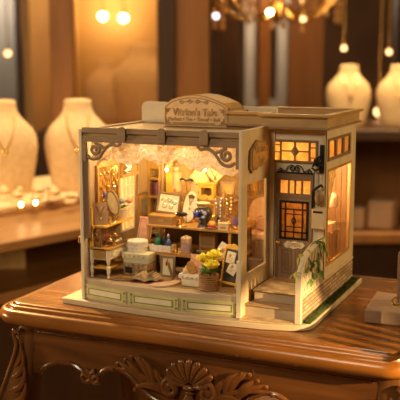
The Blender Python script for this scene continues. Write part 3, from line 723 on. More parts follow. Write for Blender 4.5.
# lace valance
mb = MB(); NX, NZ = 160, 14; vs = []; fs = []
def lbot(x):
    t = (x+23.95)/16.6
    return 16.3-.75*t-.75*abs(math.sin(t*14.2+.9))**.7-.25*math.sin(t*9)+.1*math.sin(t*90)
for side in (0, 1):
    for i in range(NX+1):
        x = lerp(-23.95, -7.3, i/NX)
        for j in range(NZ+1):
            z = lerp(18.1, lbot(x), j/NZ); y = .2+.07*math.sin(x*3.3+j*.5)*(.4+j/NZ)+.05*math.sin(x*7+j)+.06*math.sin(j*1.7)+side*.03
            vs.append((x, y, z))
q = (NX+1)*(NZ+1)
for i in range(NX):
    for j in range(NZ):
        a = i*(NZ+1)+j; fs.append((a, a+1, a+NZ+2, a+NZ+1)); fs.append((q+a, q+a+NZ+1, q+a+NZ+2, q+a+1))
mb.add(vs, fs)
tag(mb.obj('lace_valance', 'lace'), 'white lace valance hanging across the top of the miniature shop window', 'curtain')
# string of bulbs
def bulb(x, y, z, label):
    t = thing('light_bulb', label, 'light bulb', (x, y, z), group=None)
    mb = MB(); mb.lathe([(.001, -.28), (.14, -.2), (.2, -.03), (.17, .12), (.08, .22)], n=12); mb.obj('glowing_bulb', 'bulb', t)
    mb = MB(); mb.cyl((0, 0, .2), (0, 0, .42), .08); mb.cyl((0, 0, .4), (0, 0, min(3.2, 18.2-z)), .025, n=6); mb.obj('socket', 'brass', t)
bulb(-21.3, 12.6, 13.2, 'glowing bulb beside the yellow post at the back left of the little shop')
bulb(-13.8, 3.2, 16.2, 'glowing bulb among the lace, just right of the middle window clip')
bulb(-15.0, 9.3, 13.9, 'glowing bulb hanging over the heart-shaped necklace bust')
bulb(-9.8, 8.2, 14.3, 'glowing bulb nearest the right pillar inside the little shop')
bulb(-5.4, 9.2, 14.2, 'glowing bulb hanging behind the transom over the brown shop door')
# left wall pegboard display
t = thing('jewellery_pegboard', 'golden lattice pegboard hung with brooches on the left wall of the little shop', 'display board', (-24.5, 4.1, 12.2))
mb = MB(); mb.wall('yz', -2.4, 2.4, -2.5, 2.5, 0, .35, [(-2.1, 2.1, -2.2, 2.2)]); mb.obj('frame', 'goldz', t, bevel=.04)
mb = MB(); mb.box(0, .1, -2.2, 2.2, -2.3, 2.3)
for k in range(-4, 5):
    mb.tube([(.14, -2.1, k*.5-.0), (.14, 2.1, k*.5)], .03, 5); mb.tube([(.14, k*.5, -2.2), (.14, k*.5, 2.2)], .03, 5)
mb.obj('lattice', 'gold', t)
mb = MB(); mb.prism([(-2.0, 2.5), (2.0, 2.5), (1.6, 2.8), (.8, 2.9), (.5, 3.3), (0, 3.55), (-.5, 3.3), (-.8, 2.9), (-1.6, 2.8)], 0, .3, 'yz'); mb.obj('crest', 'goldz', t)
random.seed(3)
for k in range(20):
    y = -1.7+(k % 5)*.85+random.uniform(-.2, .2); z = -1.75+(k//5)*1.15+random.uniform(-.2, .2); mb = MB()
    pts = [(.25, y+.33*math.cos(a*PI/6), z+.42*math.sin(a*PI/6)) for a in range(12)]; mb.tube(pts, .05, 5, closed=True)
    mb.ball((.27, y, z-.45), (.1, .17, .2), 8)
    o = mb.obj('brooch', 'goldmetal'); o.location = Vector((-24.5+.02, 4.1, 12.2))*S
    tag(o, 'small gold brooch loop hung on the golden lattice pegboard', 'jewellery', 'gold brooches on the pegboard')
for (y, z, m_, lb) in ((2.35-3.4, -.9+.0, 'bluegem', 'blue gem brooch pinned low on the pegboard'), (.9, -1.6, 'red', 'red gem brooch pinned low on the pegboard'), (1.2, -.3, 'silver', 'silver brooch pinned on the right of the pegboard')):
    mb = MB(); mb.ball((0, 0, 0), (.16, .26, .3), 10); o = mb.obj('gem_brooch', m_); o.location = Vector((-24.5+.3, 4.1+y, 12.2+z))*S; tag(o, lb, 'jewellery')
# silver ornaments on the window pediment
for k, y in enumerate((7.5, 8.2)):
    mb = MB(); mb.ball((-23.9, y, 13.5), (.12, .35, .3), 8); mb.ball((-23.9, y+.3, 13.9), (.1, .22, .35), 8); mb.box(-24.1, -23.8, y-.2, y+.2, 13.05, 13.25)
    tag(mb.obj('silver_ornament', 'silver'), ('left' if k == 0 else 'right')+' one of two silver butterfly ornaments on the ledge over the paper window', 'ornament')
# brown curtain panel + picture in left back corner
mb = MB()
for k in range(12): mb.cyl((-24.4, 11.2+k*.24, 10.3), (-24.4, 11.2+k*.24, 14.6), .16, n=8)
tag(mb.obj('brown_curtain', 'fabric'), 'brown pleated curtain hanging in the back left corner of the little shop', 'curtain')
t = thing('grey_picture', 'small grey picture in a gold frame under the brown curtain', 'picture', (-24.5, 12.5, 8.6))
mb = MB(); mb.wall('yz', -1.1, 1.1, -1.1, 1.3, 0, .25, [(-.8, .8, -.8, 1.0)]); mb.obj('frame', 'goldz', t)
mb = MB(); mb.box(0, .1, -.85, .85, -.85, 1.05); mb.obj('print', mat('grey_print', (.25, .22, .2), .6), t)
# bookcase
t = thing('bookcase', 'tall narrow golden bookcase against the back wall left of the yellow post', 'bookcase', (-23.4, 13.9, ZF+.04))
mb = MB(); mb.wall('xz', -.85, .85, 0, 11.5, -.6, .6, [(-.6, .6, .4+i*2.2, .4+i*2.2+1.9) for i in range(4)]+[(-.6, .6, 9.2, 10.2)]); mb.obj('carcase', 'goldz', t, bevel=.04)
mb = MB(); mb.box(-.85, .85, .5, .62, 0, 11.5); mb.obj('back_board', 'edge', t)
for i, (x, c) in enumerate(((-.42, 'darkred'), (-.17, 'blackcl'), (.08, 'darkred'), (.34, 'purple'))):
    mb = MB(); mb.box(x-.11, x+.11, -.5, .4, 0, 1.5+.1*(i % 2)); b_ = mb.obj('book', c, None, bevel=.02); b_.location = Vector((-23.4, 13.9, ZF+.04+7.0))*S
    tag(b_, ['dark red book at the left end of the row in the golden bookcase', 'black book second from left in the golden bookcase', 'dark red book third from left in the golden bookcase', 'purple book at the right end of the row in the golden bookcase'][i], 'book')
# yellow posts
mb = MB(); mb.box(-22.45, -22.05, 13.3, 14.3, ZF+.04, 18.2); tag(mb.obj('wooden_post', 'wpanel', bevel=.05), 'slim brown wooden post between bookcase and yellow post', 'post')
mb = MB(); mb.box(-21.9, -21.0, 13.5, 14.3, ZF+.04, 18.2); mb.box(-22.0, -20.9, 13.3, 14.4, 13.9, 14.2); tag(mb.obj('yellow_post', 'yellow', bevel=.05), 'wide yellow post lit by a glowing bulb', 'post')
# back counter
t = thing('back_counter', 'long golden counter along the back wall carrying busts and a small cabinet', 'counter', (-16.5, 11.8, ZF+.04))
mb = MB(); mb.box(-4.4, 4.4, -1.5, 1.7, 0, 7.3); mb.obj('body', 'gold', t)
mb = MB(); mb.box(-4.6, 4.6, -1.8, 1.9, 7.3, 7.56); mb.obj('worktop', 'brownbox', t, bevel=.04)
for k in range(5):
    mb = MB(); mb.wall('xz', -4.2+k*1.7, -4.2+k*1.7+1.5, 5.6, 7.1, -1.62, -1.5, [(-4.0+k*1.7, -3.9+k*1.7+1.0, 5.8, 6.9)]); d_ = mb.obj('drawer', 'yellow', t)
    mb = MB(); mb.ball((-3.45+k*1.7, -1.6, 6.3), .12, 8); mb.obj('knob', 'brass', d_)
ZC = ZF+.04+7.56
# mannequin
t = thing('dress_mannequin', 'cream dress mannequin with a feathered hat on the back counter', 'mannequin', (-19.3, 11.0, ZC))
mb = MB(); mb.lathe([(.75, 0), (.75, .1), (.15, .15), (.1, .5), (.55, .6), (.62, 1.1), (.45, 1.75), (.62, 2.3), (.6, 2.6), (.22, 2.85), (.18, 3.0)], n=18, sy=.75); mb.obj('torso', 'velvet', t)
mb = MB(); mb.ball((0, 0, 3.25), (.34, .34, .4)); mb.obj('head', 'velvet', t)
mb = MB(); mb.lathe([(.7, 3.45), (.72, 3.5), (.35, 3.55), (.3, 3.85), (.001, 3.95)], n=16); mb.tube([(.2, 0, 3.7), (.6, 0, 3.95), (1.0, .0, 3.6)], [.06, .16, .04], 6); mb.obj('hat', 'brownbox', t)
# busts
def bust(name, label, loc, sc, m='velvet', rz=0, cat='necklace bust', chain=True, chm='goldmetal'):
    t = thing(name, label, cat, loc, rz); t.scale = (1, 1, 1)
    prof = [(5.0, 0), (5.3, .4), (5.7, 2.5), (6.4, 6), (6.8, 9), (6.6, 11.2), (5.8, 12.8), (4.6, 14.0), (3.5, 15.2), (2.9, 16.3), (2.7, 17.4), (2.72, 18.1), (2.4, 18.35), (1.2, 18.5)]
    mb = MB(); mb.lathe([(r*sc, z*sc) for r, z in prof], n=32, sy=.55); mb.obj('bust_form', m, t, ang=70)
    if chain:
        pts = []
        for i in range(25):
            a = lerp(-1, 1, i/24); x = a*2.9*(1-.25*abs(a)**3); z = 15.3-(1-abs(a)**1.5)*6.3
            # radius of the form at this height
            rr = 6
            for k in range(len(prof)-1):
                if prof[k][1] <= z <= prof[k+1][1]: rr = lerp(prof[k][0], prof[k+1][0], (z-prof[k][1])/(prof[k+1][1]-prof[k][1])); break
            y = -.55*math.sqrt(max(.01, rr*rr-x*x))-.1
            pts.append((x*sc, y*sc, z*sc))
        mb = MB(); mb.tube(pts, .12*sc, 6)
        mb.ball((0, pts[12][1]-.1*sc, pts[12][2]-.5*sc), (.5*sc, .2*sc, .7*sc), 10); mb.obj('necklace', chm, t)
    return t
bust('round_necklace_bust', 'large round cream necklace bust lit gold in the middle of the back counter', (-16.6, 11.4, ZC), .19, chm='goldmetal')
# heart shaped bust
t = thing('heart_display', 'cream heart-shaped pendant display on the back counter right of the round bust', 'jewellery display', (-14.5, 11.3, ZC))
hp = [(1.0*math.sin(a)**3*1.0, (13*math.cos(a)-5*math.cos(2*a)-2*math.cos(3*a)-math.cos(4*a))/15) for a in [2*PI*i/28 for i in range(28)]]
mb = MB(); mb.prism([(x*1.05, z+2.75) for x, z in hp], -.2, .2, 'xz'); mb.obj('heart_pad', 'velvet', t, bevel=.1)
mb = MB(); mb.cyl((0, .1, .1), (0, .1, 2.0), .12); mb.lathe([(.6, 0), (.6, .1), (.15, .2)], n=14); mb.obj('stand', 'brass', t)
mb = MB(); mb.tube(smoothpts([(-.6, -.25, 3.3), (-.2, -.28, 2.7), (0, -.3, 2.4), (.2, -.28, 2.7), (.6, -.25, 3.3)]), .04, 6); mb.ball((0, -.3, 2.25), .16, 8); mb.obj('pendant', 'goldmetal', t)
# bracelet T stand
t = thing('bracelet_stand', 'dark beaded bracelet draped on a gold T stand before the round bust', 'jewellery stand', (-17.7, 10.4, ZC))
mb = MB(); mb.lathe([(.4, 0), (.4, .08), (.07, .15), (.06, 2.0)], n=12); mb.cyl((-.8, 0, 2.0), (.8, 0, 2.0), .08); mb.obj('stand', 'brass', t)
mb = MB()
for k in range(11): mb.ball((-.75+k*.15, -.05, 2.05+.1*math.sin(k)), .13, 8)
mb.obj('bracelet', 'blackcl', t)
# framed cameo on back wall
t = thing('cameo_picture', 'framed oval cameo on the back wall above the small yellow cabinet', 'picture', (-14.4, 14.55, 13.9))
mb = MB(); mb.wall('xz', -.95, .95, -1.2, 1.2, -.3, -.0, [(-.7, .7, -.95, .95)]); mb.obj('frame', 'goldz', t)
mb = MB(); mb.box(-.75, .75, -.12, -.0, -1, 1); mb.obj('mount', 'paper', t)
mb = MB(); mb.ball((0, -.14, 0), (.35, .1, .5), 12); mb.obj('cameo', 'brown', t)
# small cabinet
t = thing('small_cabinet', 'small yellow cabinet with an open dark compartment on the back counter', 'cabinet', (-15.2, 10.6, ZC))
mb = MB(); mb.wall('xz', -.9, .9, 0, 1.7, -.5, .5, [(-.65, .65, .4, 1.3)]); mb.obj('carcase', 'yellow', t, bevel=.03)
mb = MB(); mb.box(-.9, .9, .35, .5, 0, 1.7); mb.obj('back_board', 'brown', t)
mb = MB(); mb.box(-1.0, 1.0, -.6, .55, 1.7, 1.85); mb.obj('top', 'yellow', t)
# picture frame leaning
t = thing('picture_frame', 'brown framed picture standing at the right end of the back counter', 'picture frame', (-13.0, 10.9, ZC))
mb = MB().at((0, 0, 0), rx=-.15); mb.wall('xz', -.85, .85, 0, 2.0, -.1, .1, [(-.6, .6, .25, 1.75)]); mb.obj('frame', 'brown', t)
mb = MB().at((0, 0, 0), rx=-.15); mb.box(-.65, .65, -.02, .06, .2, 1.8); mb.obj('print', 'gold', t)
# wall panels / patterned frames right of cameo
for k, (x, z, lb) in enumerate(((-12.3, 13.6, 'upper golden wall frame to the right of the cameo picture'), (-11.9, 11.4, 'lower golden wall frame above the upper shelf right end'))):
    t = thing('golden_wall_frame', lb, 'picture', (x, 14.55, z)); mb = MB(); mb.wall('xz', -.7, .7, -.9, .9, -.22, 0, [(-.45, .45, -.65, .65)]); mb.obj('frame', 'gold', t)
    mb = MB(); mb.box(-.5, .5, -.1, 0, -.7, .7); mb.ball((0, -.12, 0), (.25, .08, .35), 8); mb.obj('motif', 'edge', t)

# shelf unit
US, LS = 8.0, 5.3
t = thing('display_shelf', 'golden two-tier display shelf unit in the middle of the little shop', 'shelf', (-14.7, 7.0, ZF+.04))
zz = ZF+.04
mb = MB(); mb.box(-5.6, 5.3, -1.7, 2.6, US-.22-zz, US-zz); mb.obj('shelf_board', 'gold', t, bevel=.03)
mb = MB(); mb.box(-5.5, 5.3, -2.7, 2.6, LS-.35-zz, LS-zz); mb.obj('shelf_board', 'gold', t, bevel=.03)
for x, y in ((-5.4, -1.5), (4.3, -1.5), (-5.4, 2.3), (4.9, 2.3)):
    mb = MB(); mb.box(x-.14, x+.14, y-.14, y+.14, 0, US-.22-zz); mb.obj('leg', 'goldz', t)
mb = MB(); mb.box(-5.5, 5.2, 2.45, 2.6, 0, US-.3-zz); mb.obj('back_board', 'brown', t)
# ---- upper shelf goods
t = thing('open_jewellery_box', 'open brown jewellery box with ring-filled cream lid at the left end of the upper shelf', 'jewellery box', (-18.7, 6.6, US))
mb = MB(); mb.box(-1.5, 1.5, -.9, .7, 0, .95); mb.obj('base', 'brownbox', t, bevel=.05)
mb = MB(); mb.box(-1.55, 1.55, -.95, .75, .8, 1.0); mb.box(-.3, .3, -.98, -.9, .35, .6); mb.obj('rim', 'gold', t)
mb = MB().at((0, .75, 1.0), rx=-.25, ry=.06); mb.wall('xz', -1.35, 1.45, 0, 2.3, -.2, .15, [(-1.15, 1.25, .2, 2.1)]); ld = mb.obj('lid', 'brown', t, bevel=.04)
mb = MB().at((0, .75, 1.0), rx=-.25, ry=.06); mb.box(-1.2, 1.3, -.05, .12, .15, 2.15); mb.obj('lining', 'greenfab', ld)
mb = MB().at((0, .75, 1.0), rx=-.25, ry=.06)
for x, z in ((-.6, 1.4), (.1, 1.5), (.75, 1.3), (-.4, .8), (.4, .75)): mb.tube([(x+.22*math.cos(a*PI/6), -.12, z+.22*math.sin(a*PI/6)) for a in range(12)], .05, 5, closed=True)
mb.obj('ring', 'silver', ld)
t = thing('oval_display_pad', 'pale oval necklace pad leaning on the upper shelf behind the black bracelet bar', 'jewellery display', (-16.1, 7.8, US), .15)
mb = MB().at((0, 0, 1.85), rx=-.18, ry=.15); mb.prism([(.75*math.cos(2*PI*i/28), 1.75*math.sin(2*PI*i/28)) for i in range(28)], -.12, .12, 'xz'); mb.obj('pad', 'white', t, bevel=.06)
mb = MB().at((0, 0, 1.85), rx=-.18, ry=.15); mb.tube(smoothpts([(-.35, -.18, 1.2), (-.1, -.18, .6), (0, -.18, .1), (.12, -.18, .6), (.35, -.18, 1.2)]), .04, 6); mb.ball((0, -.2, -.2), .15, 8); mb.prism([(-.3, .95), (.3, .95), (.4, 1.2), (0, 1.4), (-.4, 1.2)], -.2, -.12, 'xz'); mb.obj('necklace', 'brass', t)
mb = MB(); mb.box(-.2, .2, .1, .6, 0, 1.6); mb.obj('easel', 'brass', t)
t = thing('bracelet_bar', 'black bracelet on a low gold bar stand between jewellery box and blue vase', 'jewellery stand', (-16.3, 6.0, US))
mb = MB(); mb.lathe([(.65, 0), (.6, .12), (.1, .2), (.07, 1.3)], n=14); mb.cyl((-.75, 0, 1.3), (.75, 0, 1.3), .09); mb.obj('stand', 'goldmetal', t)
mb = MB(); mb.tube([(-.65+.13*i, -.03*math.sin(i), 1.32) for i in range(11)], [.1, .24, .2, .28, .2, .27, .2, .28, .2, .24, .1], 10); mb.obj('bracelet', 'blackcl', t)
mb = MB()
for k in range(9): mb.tube([(-.6+k*.15, -.1, 1.2), (-.6+k*.15+.05*math.sin(k), -.15, .55+.2*(k % 2))], .03, 5); mb.ball((-.6+k*.15, -.15, .5+.2*(k % 2)), .07, 6)
mb.obj('earring', 'goldmetal', t)
t = thing('porcelain_vase', 'dark cobalt porcelain vase with cream rim and blossoms on the upper shelf', 'vase', (-13.85, 6.2, US))
mb = MB(); mb.lathe([(.55, 0), (.62, .06), (.55, .25), (.45, .35), (.75, .75), (1.02, 1.25), (1.08, 1.6), (.9, 2.0), (.58, 2.25)], n=28); mb.obj('body', 'porcelain', t)
mb = MB(); mb.lathe([(.56, 2.22), (.5, 2.35), (.72, 2.55), (.78, 2.68), (.7, 2.72), (.42, 2.6), (.38, 2.3)], n=28); mb.obj('rim', 'velvet', t)
mb = MB()
for a, z, r in ((-1.8, 1.55, .3), (-1.35, 1.85, .16), (-2.3, 1.2, .16), (-1.5, 1.15, .16)): mb.ball((1.0*math.cos(a), 1.0*math.sin(a), z), (r, .1, r), 8)
mb.obj('blossom', 'bluegem', t)
mb = MB()
for a, z, r in ((-1.0, 1.7, .32), (-1.15, 1.3, .24), (-1.7, .8, .24), (-2.45, 1.75, .2)): mb.ball(((1.02 if z > 1 else .8)*math.cos(a), (1.02 if z > 1 else .8)*math.sin(a), z), (r, .1, r*.7), 8)
mb.obj('white_blossom', 'greygem', t)
mb = MB()
for a, z, r in ((-1.75, 1.1, .24), (-2.2, 1.2, .2)): mb.ball((.9*math.cos(a), .9*math.sin(a), z), (r, .1, r*1.3), 8)
mb.obj('orange_blossom', 'orange', t)
mb = MB(); mb.lathe([(.75, -.0), (.8, .08), (.62, .12)], n=24); mb.obj('foot', 'lavender', t)
t = thing('gem_tray', 'flat silver tray of red gems and gold trinkets right of the blue vase', 'tray', (-12.6, 5.9, US))
mb = MB(); mb.lathe([(.75, 0), (.9, .12), (.95, .25), (.85, .25), (.75, .12)], n=20, sx=1.2, sy=.7); mb.obj('dish', 'silver', t)
for x, y in ((-.2, -.3), (.1, -.25), (.35, -.2)):
    mb = MB(); mb.ball((x, y, .3), .13, 8); mb.obj('red_gem', 'red', t)
mb = MB(); mb.ball((-.1, .15, .5), (.5, .3, .35), 10); mb.obj('gold_flower', 'yellow', t)
def necklace_stand(x, y, h, label, m_, pm):
    t = thing('necklace_stand', label, 'jewellery stand', (x, y, US))
    mb = MB(); mb.box(-.5, .5, -.35, .35, 0, .12); mb.box(-.48, .48, .15, .3, .1, h); mb.obj('board', 'wpanel', t, bevel=.03)
    mb = MB(); random.seed(int(h*100))
    for i in range(int(h/.2)):
        z = h-.1-i*.2; w = .12+.28*(z/h); sgn_ = -1 if i % 2 else 1
        mb.ball((w*sgn_*(.6+.4*random.random()), .05, z), random.uniform(.09, .16), 8); mb.ball((-w*sgn_*.8, .05, z-.08), .08, 6)
    mb.ball((0, 0, .5), (.2, .12, .3), 8); mb.obj('beaded_necklace', m_, t)
    mb = MB(); mb.ball((0, -.05, .9), (.17, .1, .2), 8); mb.obj('pendant', pm, t)
necklace_stand(-12.5, 7.3, 3.2, 'brown board with a dark beaded silver necklace, left of two on the upper shelf', 'silver', 'blackcl')
necklace_stand(-11.3, 7.3, 3.7, 'brown board with a gold beaded necklace, right of two on the upper shelf', 'goldmetal', 'brass')
t = thing('amethyst_pendant', 'purple teardrop pendant on a small gold stand at the right end of the upper shelf', 'jewellery stand', (-10.0, 6.2, US))
mb = MB(); mb.lathe([(.4, 0), (.4, .1), (.06, .18), (.05, 2.0)], (0, .25, 0), 12); mb.tube(smoothpts([(-.1, .2, 2.0), (0, -.05, 2.1), (0, -.15, 1.6)]), .05, 6); mb.obj('stand', 'brass', t)
mb = MB(); mb.lathe([(.001, .45), (.3, .6), (.38, .95), (.22, 1.35), (.05, 1.6)], (0, -.12, 0), 16, sy=.5); mb.obj('pendant', 'purple', t)
t = thing('inscribed_box', 'small cream wooden box with a dark inscription at the front of the upper shelf', 'box', (-11.15, 5.65, US))
mb = MB(); mb.box(-.6, .6, -.3, .3, 0, .65); mb.obj('body', 'velvet', t, bevel=.04)
mb = MB(); mb.box(-.65, .65, -.34, .34, .65, .82); mb.obj('lid', 'velvet', t, bevel=.03)
mb = MB(); mb.box(-.3, .3, -.33, -.29, .22, .42); mb.obj('inscription', 'edge', t)
# ---- lower shelf goods
t = thing('lace_tray', 'cream lace-edged tray of bottles at the left of the lower shelf', 'tray', (-18.2, 5.1, LS))
mb = MB(); mb.wall('xy', -1.25, 1.25, -.65, .65, .1, .62, [(-1.13, 1.13, -.53, .53)]); mb.box(-1.25, 1.25, -.65, .65, 0, .1)
for k in range(13): mb.ball((-1.2+k*.2, -.65, .62), (.1, .05, .1), 6)
mb.obj('tray_body', 'lacecl', t)
def bottle(x, y, z, h, r, m_, label, sm='brass'):
    t = thing('perfume_bottle', label, 'bottle', (x, y, z))
    mb = MB(); mb.lathe([(r*.8, 0), (r, h*.08), (r, h*.45), (r*.7, h*.62), (r*.3, h*.7), (r*.28, h*.8)], n=18); mb.obj('bottle_body', m_, t)
    mb = MB(); mb.ball((0, 0, h*.88), (r*.38, r*.38, h*.13), 10); mb.obj('stopper', sm, t)
bottle(-18.75, 5.1, LS+.1, 1.9, .42, 'greeng', 'green glass perfume bottle in the lace tray', 'greeng')
bottle(-18.0, 5.25, LS+.1, 2.2, .33, 'blackcl', 'black perfume bottle in the lace tray between green and blue bottles')
bottle(-17.4, 5.0, LS+.1, 1.8, .38, 'blueg', 'blue glass perfume bottle in the lace tray', 'lavender')
t = thing('candle_jar', 'lavender candle in a glass jar with a cream lid on the lower shelf', 'candle', (-15.35, 5.2, LS))
mb = MB(); mb.lathe([(.54, 0), (.58, .06), (.58, 1.05), (.52, 1.1)], n=24); mb.obj('wax', 'lavender', t)
mb = MB(); mb.lathe([(.56, 1.1), (.6, 1.2), (.6, 1.6), (.5, 1.72), (.2, 1.78), (.12, 1.9)], n=24); mb.obj('lid', 'velvet', t)
t = thing('brown_box', 'square brown box standing at the back of the lower shelf', 'box', (-13.5, 6.9, LS))
mb = MB(); mb.box(-.95, .95, -.4, .4, 0, 2.2); mb.obj('body', 'brownbox', t, bevel=.04)
mb = MB(); mb.wall('xz', -.85, .85, .5, 2.1, -.46, -.38, [(-.7, .7, .65, 1.95)]); mb.obj('front_trim', 'gold', t)
t = thing('watch_tray', 'dark velvet tray holding gold bracelets on the lower shelf', 'tray', (-13.2, 5.2, LS))
mb = MB(); mb.wall('xy', -1.15, 1.15, -.7, .7, .08, .3, [(-1.05, 1.05, -.6, .6)]); mb.box(-1.15, 1.15, -.7, .7, 0, .1); mb.obj('tray_body', 'blackcl', t)
mb = MB(); mb.box(-.9, .9, -.3, .55, .1, .45); mb.obj('pad', 'brown', t, bevel=.08)
for k in range(3):
    mb = MB(); mb.tube([(-.45+k*.45+.25*math.cos(a*PI/7), .05+.3*math.sin(a*PI/7), .5) for a in range(14)], .05, 6, closed=True); mb.obj('bracelet', 'goldmetal', t)
mb = MB().at((-11.3, 4.85, LS+.05), rx=-.3, ry=.5); mb.box(-.65, .65, -.05, .05, 0, 1.45)
gc = mb.obj('gift_card', 'paper'); tag(gc, 'tilted cream gift card with gold print propped on the lower shelf right end', 'card')
mb = MB().at((-11.3, 4.85, LS+.05), rx=-.3, ry=.5); mb.ball((0, -.06, .75), (.22, .03, .3), 8); mb.obj('gold_print', 'gold', gc)
for k, (x, y) in enumerate(((-10.2, 5.6), (-9.75, 5.3), (-9.9, 6.1))):
    mb = MB(); mb.ball((0, 0, .36), (.34, .3, .36), 8); mb.ball((.1, 0, .72), .2, 8); o = mb.obj('lavender_sachet', 'purple', None, loc=(x, y, LS))
    tag(o, 'small purple sachet piled at the right end of the lower shelf', 'sachet', 'purple sachets on the lower shelf')
random.seed(77)
def trinket(k, x, y, z, label, group):
    kind = k % 3
    if kind == 0:
        mb = MB(); mb.tube([(.2*math.cos(a*PI/7), 0, .24+.2*math.sin(a*PI/7)) for a in range(14)], .05, 6, closed=True)
    elif kind == 1:
        mb = MB(); mb.lathe([(.2, 0), (.22, .06), (.08, .12), (.06, .5), (.2, .62), (.18, .8), (.02, .95)], n=10)
    else:
        mb = MB(); mb.lathe([(.25, 0), (.3, .1), (.18, .3), (.22, .4), (.05, .55)], n=10)
    o = mb.obj('gold_trinket', 'goldmetal', None, loc=(x, y, z)); o.rotation_euler = (0, 0, random.uniform(-1, 1)); tag(o, label, 'trinket', group)
for k in range(9): trinket(k, -17.6+k*.95, 8.9, US, 'small gold trinket in the back row of the upper shelf', 'gold trinkets on the upper shelf')
for k in range(7): trinket(k+1, -16.4+k*.5 + (2.2 if k > 1 else 0), 4.65, LS, 'small gold trinket along the front of the lower shelf', 'gold trinkets on the lower shelf') if k not in (2, 3, 4, 5) else None
for k in range(8): trinket(k, -20.3+k*1.05, 10.35, ZC, 'small gold trinket along the front edge of the back counter', 'gold trinkets on the back counter') if k not in (2, 3) else None
# necklaces hanging on the back wall above the right end of the counter
t = thing('necklace_rail', 'brass rail with hooks on the back wall behind the two necklace boards', 'rail', (-11.2, 14.4, 13.0))
mb = MB(); mb.cyl((-1.8, 0, 0), (1.8, 0, 0), .07, n=8); mb.obj('bar', 'brass', t)
for k in range(3):
    mb = MB(); mb.tube([(-1.5+k*1.5, .15, .1), (-1.5+k*1.5, -.1, .1), (-1.5+k*1.5, -.15, -.05)], .04, 5); mb.obj('hook', 'brass', t)
for k in range(6):
    L = random.uniform(2.0, 3.4); w = random.uniform(.16, .28)
    mb = MB(); mb.tube(smoothpts([(-w*.4, 0, 0), (-w, 0, -L*.5), (0, 0, -L), (w, 0, -L*.5), (w*.4, 0, 0)]), .07, 5); mb.ball((0, 0, -L-.2), (.15, .1, .25), 8)
    o = mb.obj('hanging_necklace', ['goldmetal', 'brown', 'brass'][k % 3], None, loc=(-12.7+k*.6, 14.2, 13.0)); tag(o, 'long necklace hanging from the brass rail on the back wall', 'necklace', 'necklaces on the brass rail')
# ---- floor goods
Z0 = ZF+.04
t = thing('wooden_crate', 'brown wooden crate on the floor behind the stacked boxes', 'crate', (-21.3, 7.1, Z0))
mb = MB(); mb.box(-1.2, 1.2, -1.0, 1.0, 0, 3.1); mb.obj('body', 'brownbox', t, bevel=.04)
mb = MB()
for k in range(4): mb.box(-1.25, 1.25, -1.06, -1.0, .15+k*.75, .75+k*.75)
mb.obj('slat', 'wpanel', t)
mb = MB().at((-21.2, 6.4, Z0+3.1), rx=-.22, ry=.08); mb.box(-.85, .85, -.05, .05, 0, 2.6)
pc = mb.obj('pink_card', 'pink', bevel=.02); tag(pc, 'salmon pink card leaning on the wooden crate above the round hatbox', 'card')
mb = MB().at((-21.2, 6.4, Z0+3.1), rx=-.22, ry=.08); mb.wall('xz', -.7, .7, .2, 2.4, -.08, -.04, [(-.62, .62, .28, 2.32)]); mb.obj('border_print', 'edge', pc)
t = thing('suitcase', 'patterned brown suitcase with a dark pocket at the bottom of the box stack', 'suitcase', (-20.2, 3.6, Z0), -.04)
mb = MB(); mb.box(-1.45, 1.45, -1.1, 1.1, 0, 1.35); mb.obj('body', 'patt', t, bevel=.12)
mb = MB(); mb.box(-1.2, -.3, -1.18, -1.05, .25, .9); mb.obj('pocket', 'blackcl', t, bevel=.03)
mb = MB(); mb.box(-1.5, 1.5, -1.16, 1.14, .62, .72); mb.box(.75, .95, -1.2, -1.08, .5, .85); mb.obj('strap', 'brownbox', t)
t = thing('printed_gift_box', 'green and cream printed gift box in the middle of the box stack', 'box', (-20.25, 3.7, Z0+1.35), .06)
mb = MB(); mb.box(-1.45, 1.5, -1.1, 1.1, 0, .55); mb.obj('body', 'greenfab', t, bevel=.04)
mb = MB(); mb.box(-1.55, 1.6, -1.2, 1.2, .5, 1.05); mb.obj('lid', 'greenfab', t, bevel=.04)
mb = MB()
for k in range(5): mb.ball((-1.2+k*.55, -1.21, .75+.1*(k % 2)), (.15, .03, .13), 7)
mb.obj('rose_print', 'pink', t)
t = thing('round_hatbox', 'round white lace-trimmed hatbox on top of the box stack', 'box', (-20.6, 3.9, Z0+2.4))
mb = MB(); mb.lathe([(1.05, 0), (1.1, .05), (1.1, .75)], n=28); mb.obj('body', 'lacecl', t)
mb = MB(); mb.lathe([(1.15, .6), (1.17, .65), (1.15, 1.15), (1.05, 1.25)], n=28); mb.obj('lid', 'lacecl', t)
mb = MB(); mb.tube([(1.15*math.cos(a*PI/20), 1.15*math.sin(a*PI/20), .62+.05*(a % 2)) for a in range(40)], .06, 5, closed=True); mb.obj('lace_trim', 'lacecl', t)
# oval tray on floor
t = thing('oval_tray', 'dark brown oval tray lying on the platform before the box stack', 'tray', (-20.6, .5, Z0), .2)
mb = MB(); mb.lathe([(1.35, 0), (1.5, .12), (1.45, .2), (1.3, .1)], n=28, sy=.45); mb.obj('dish', 'brown', t)
mb = MB(); mb.tube([(-.8, 0, .2), (0, .15, .25), (.9, -.05, .2)], .08, 6); mb.obj('twig', 'goldmetal', t)
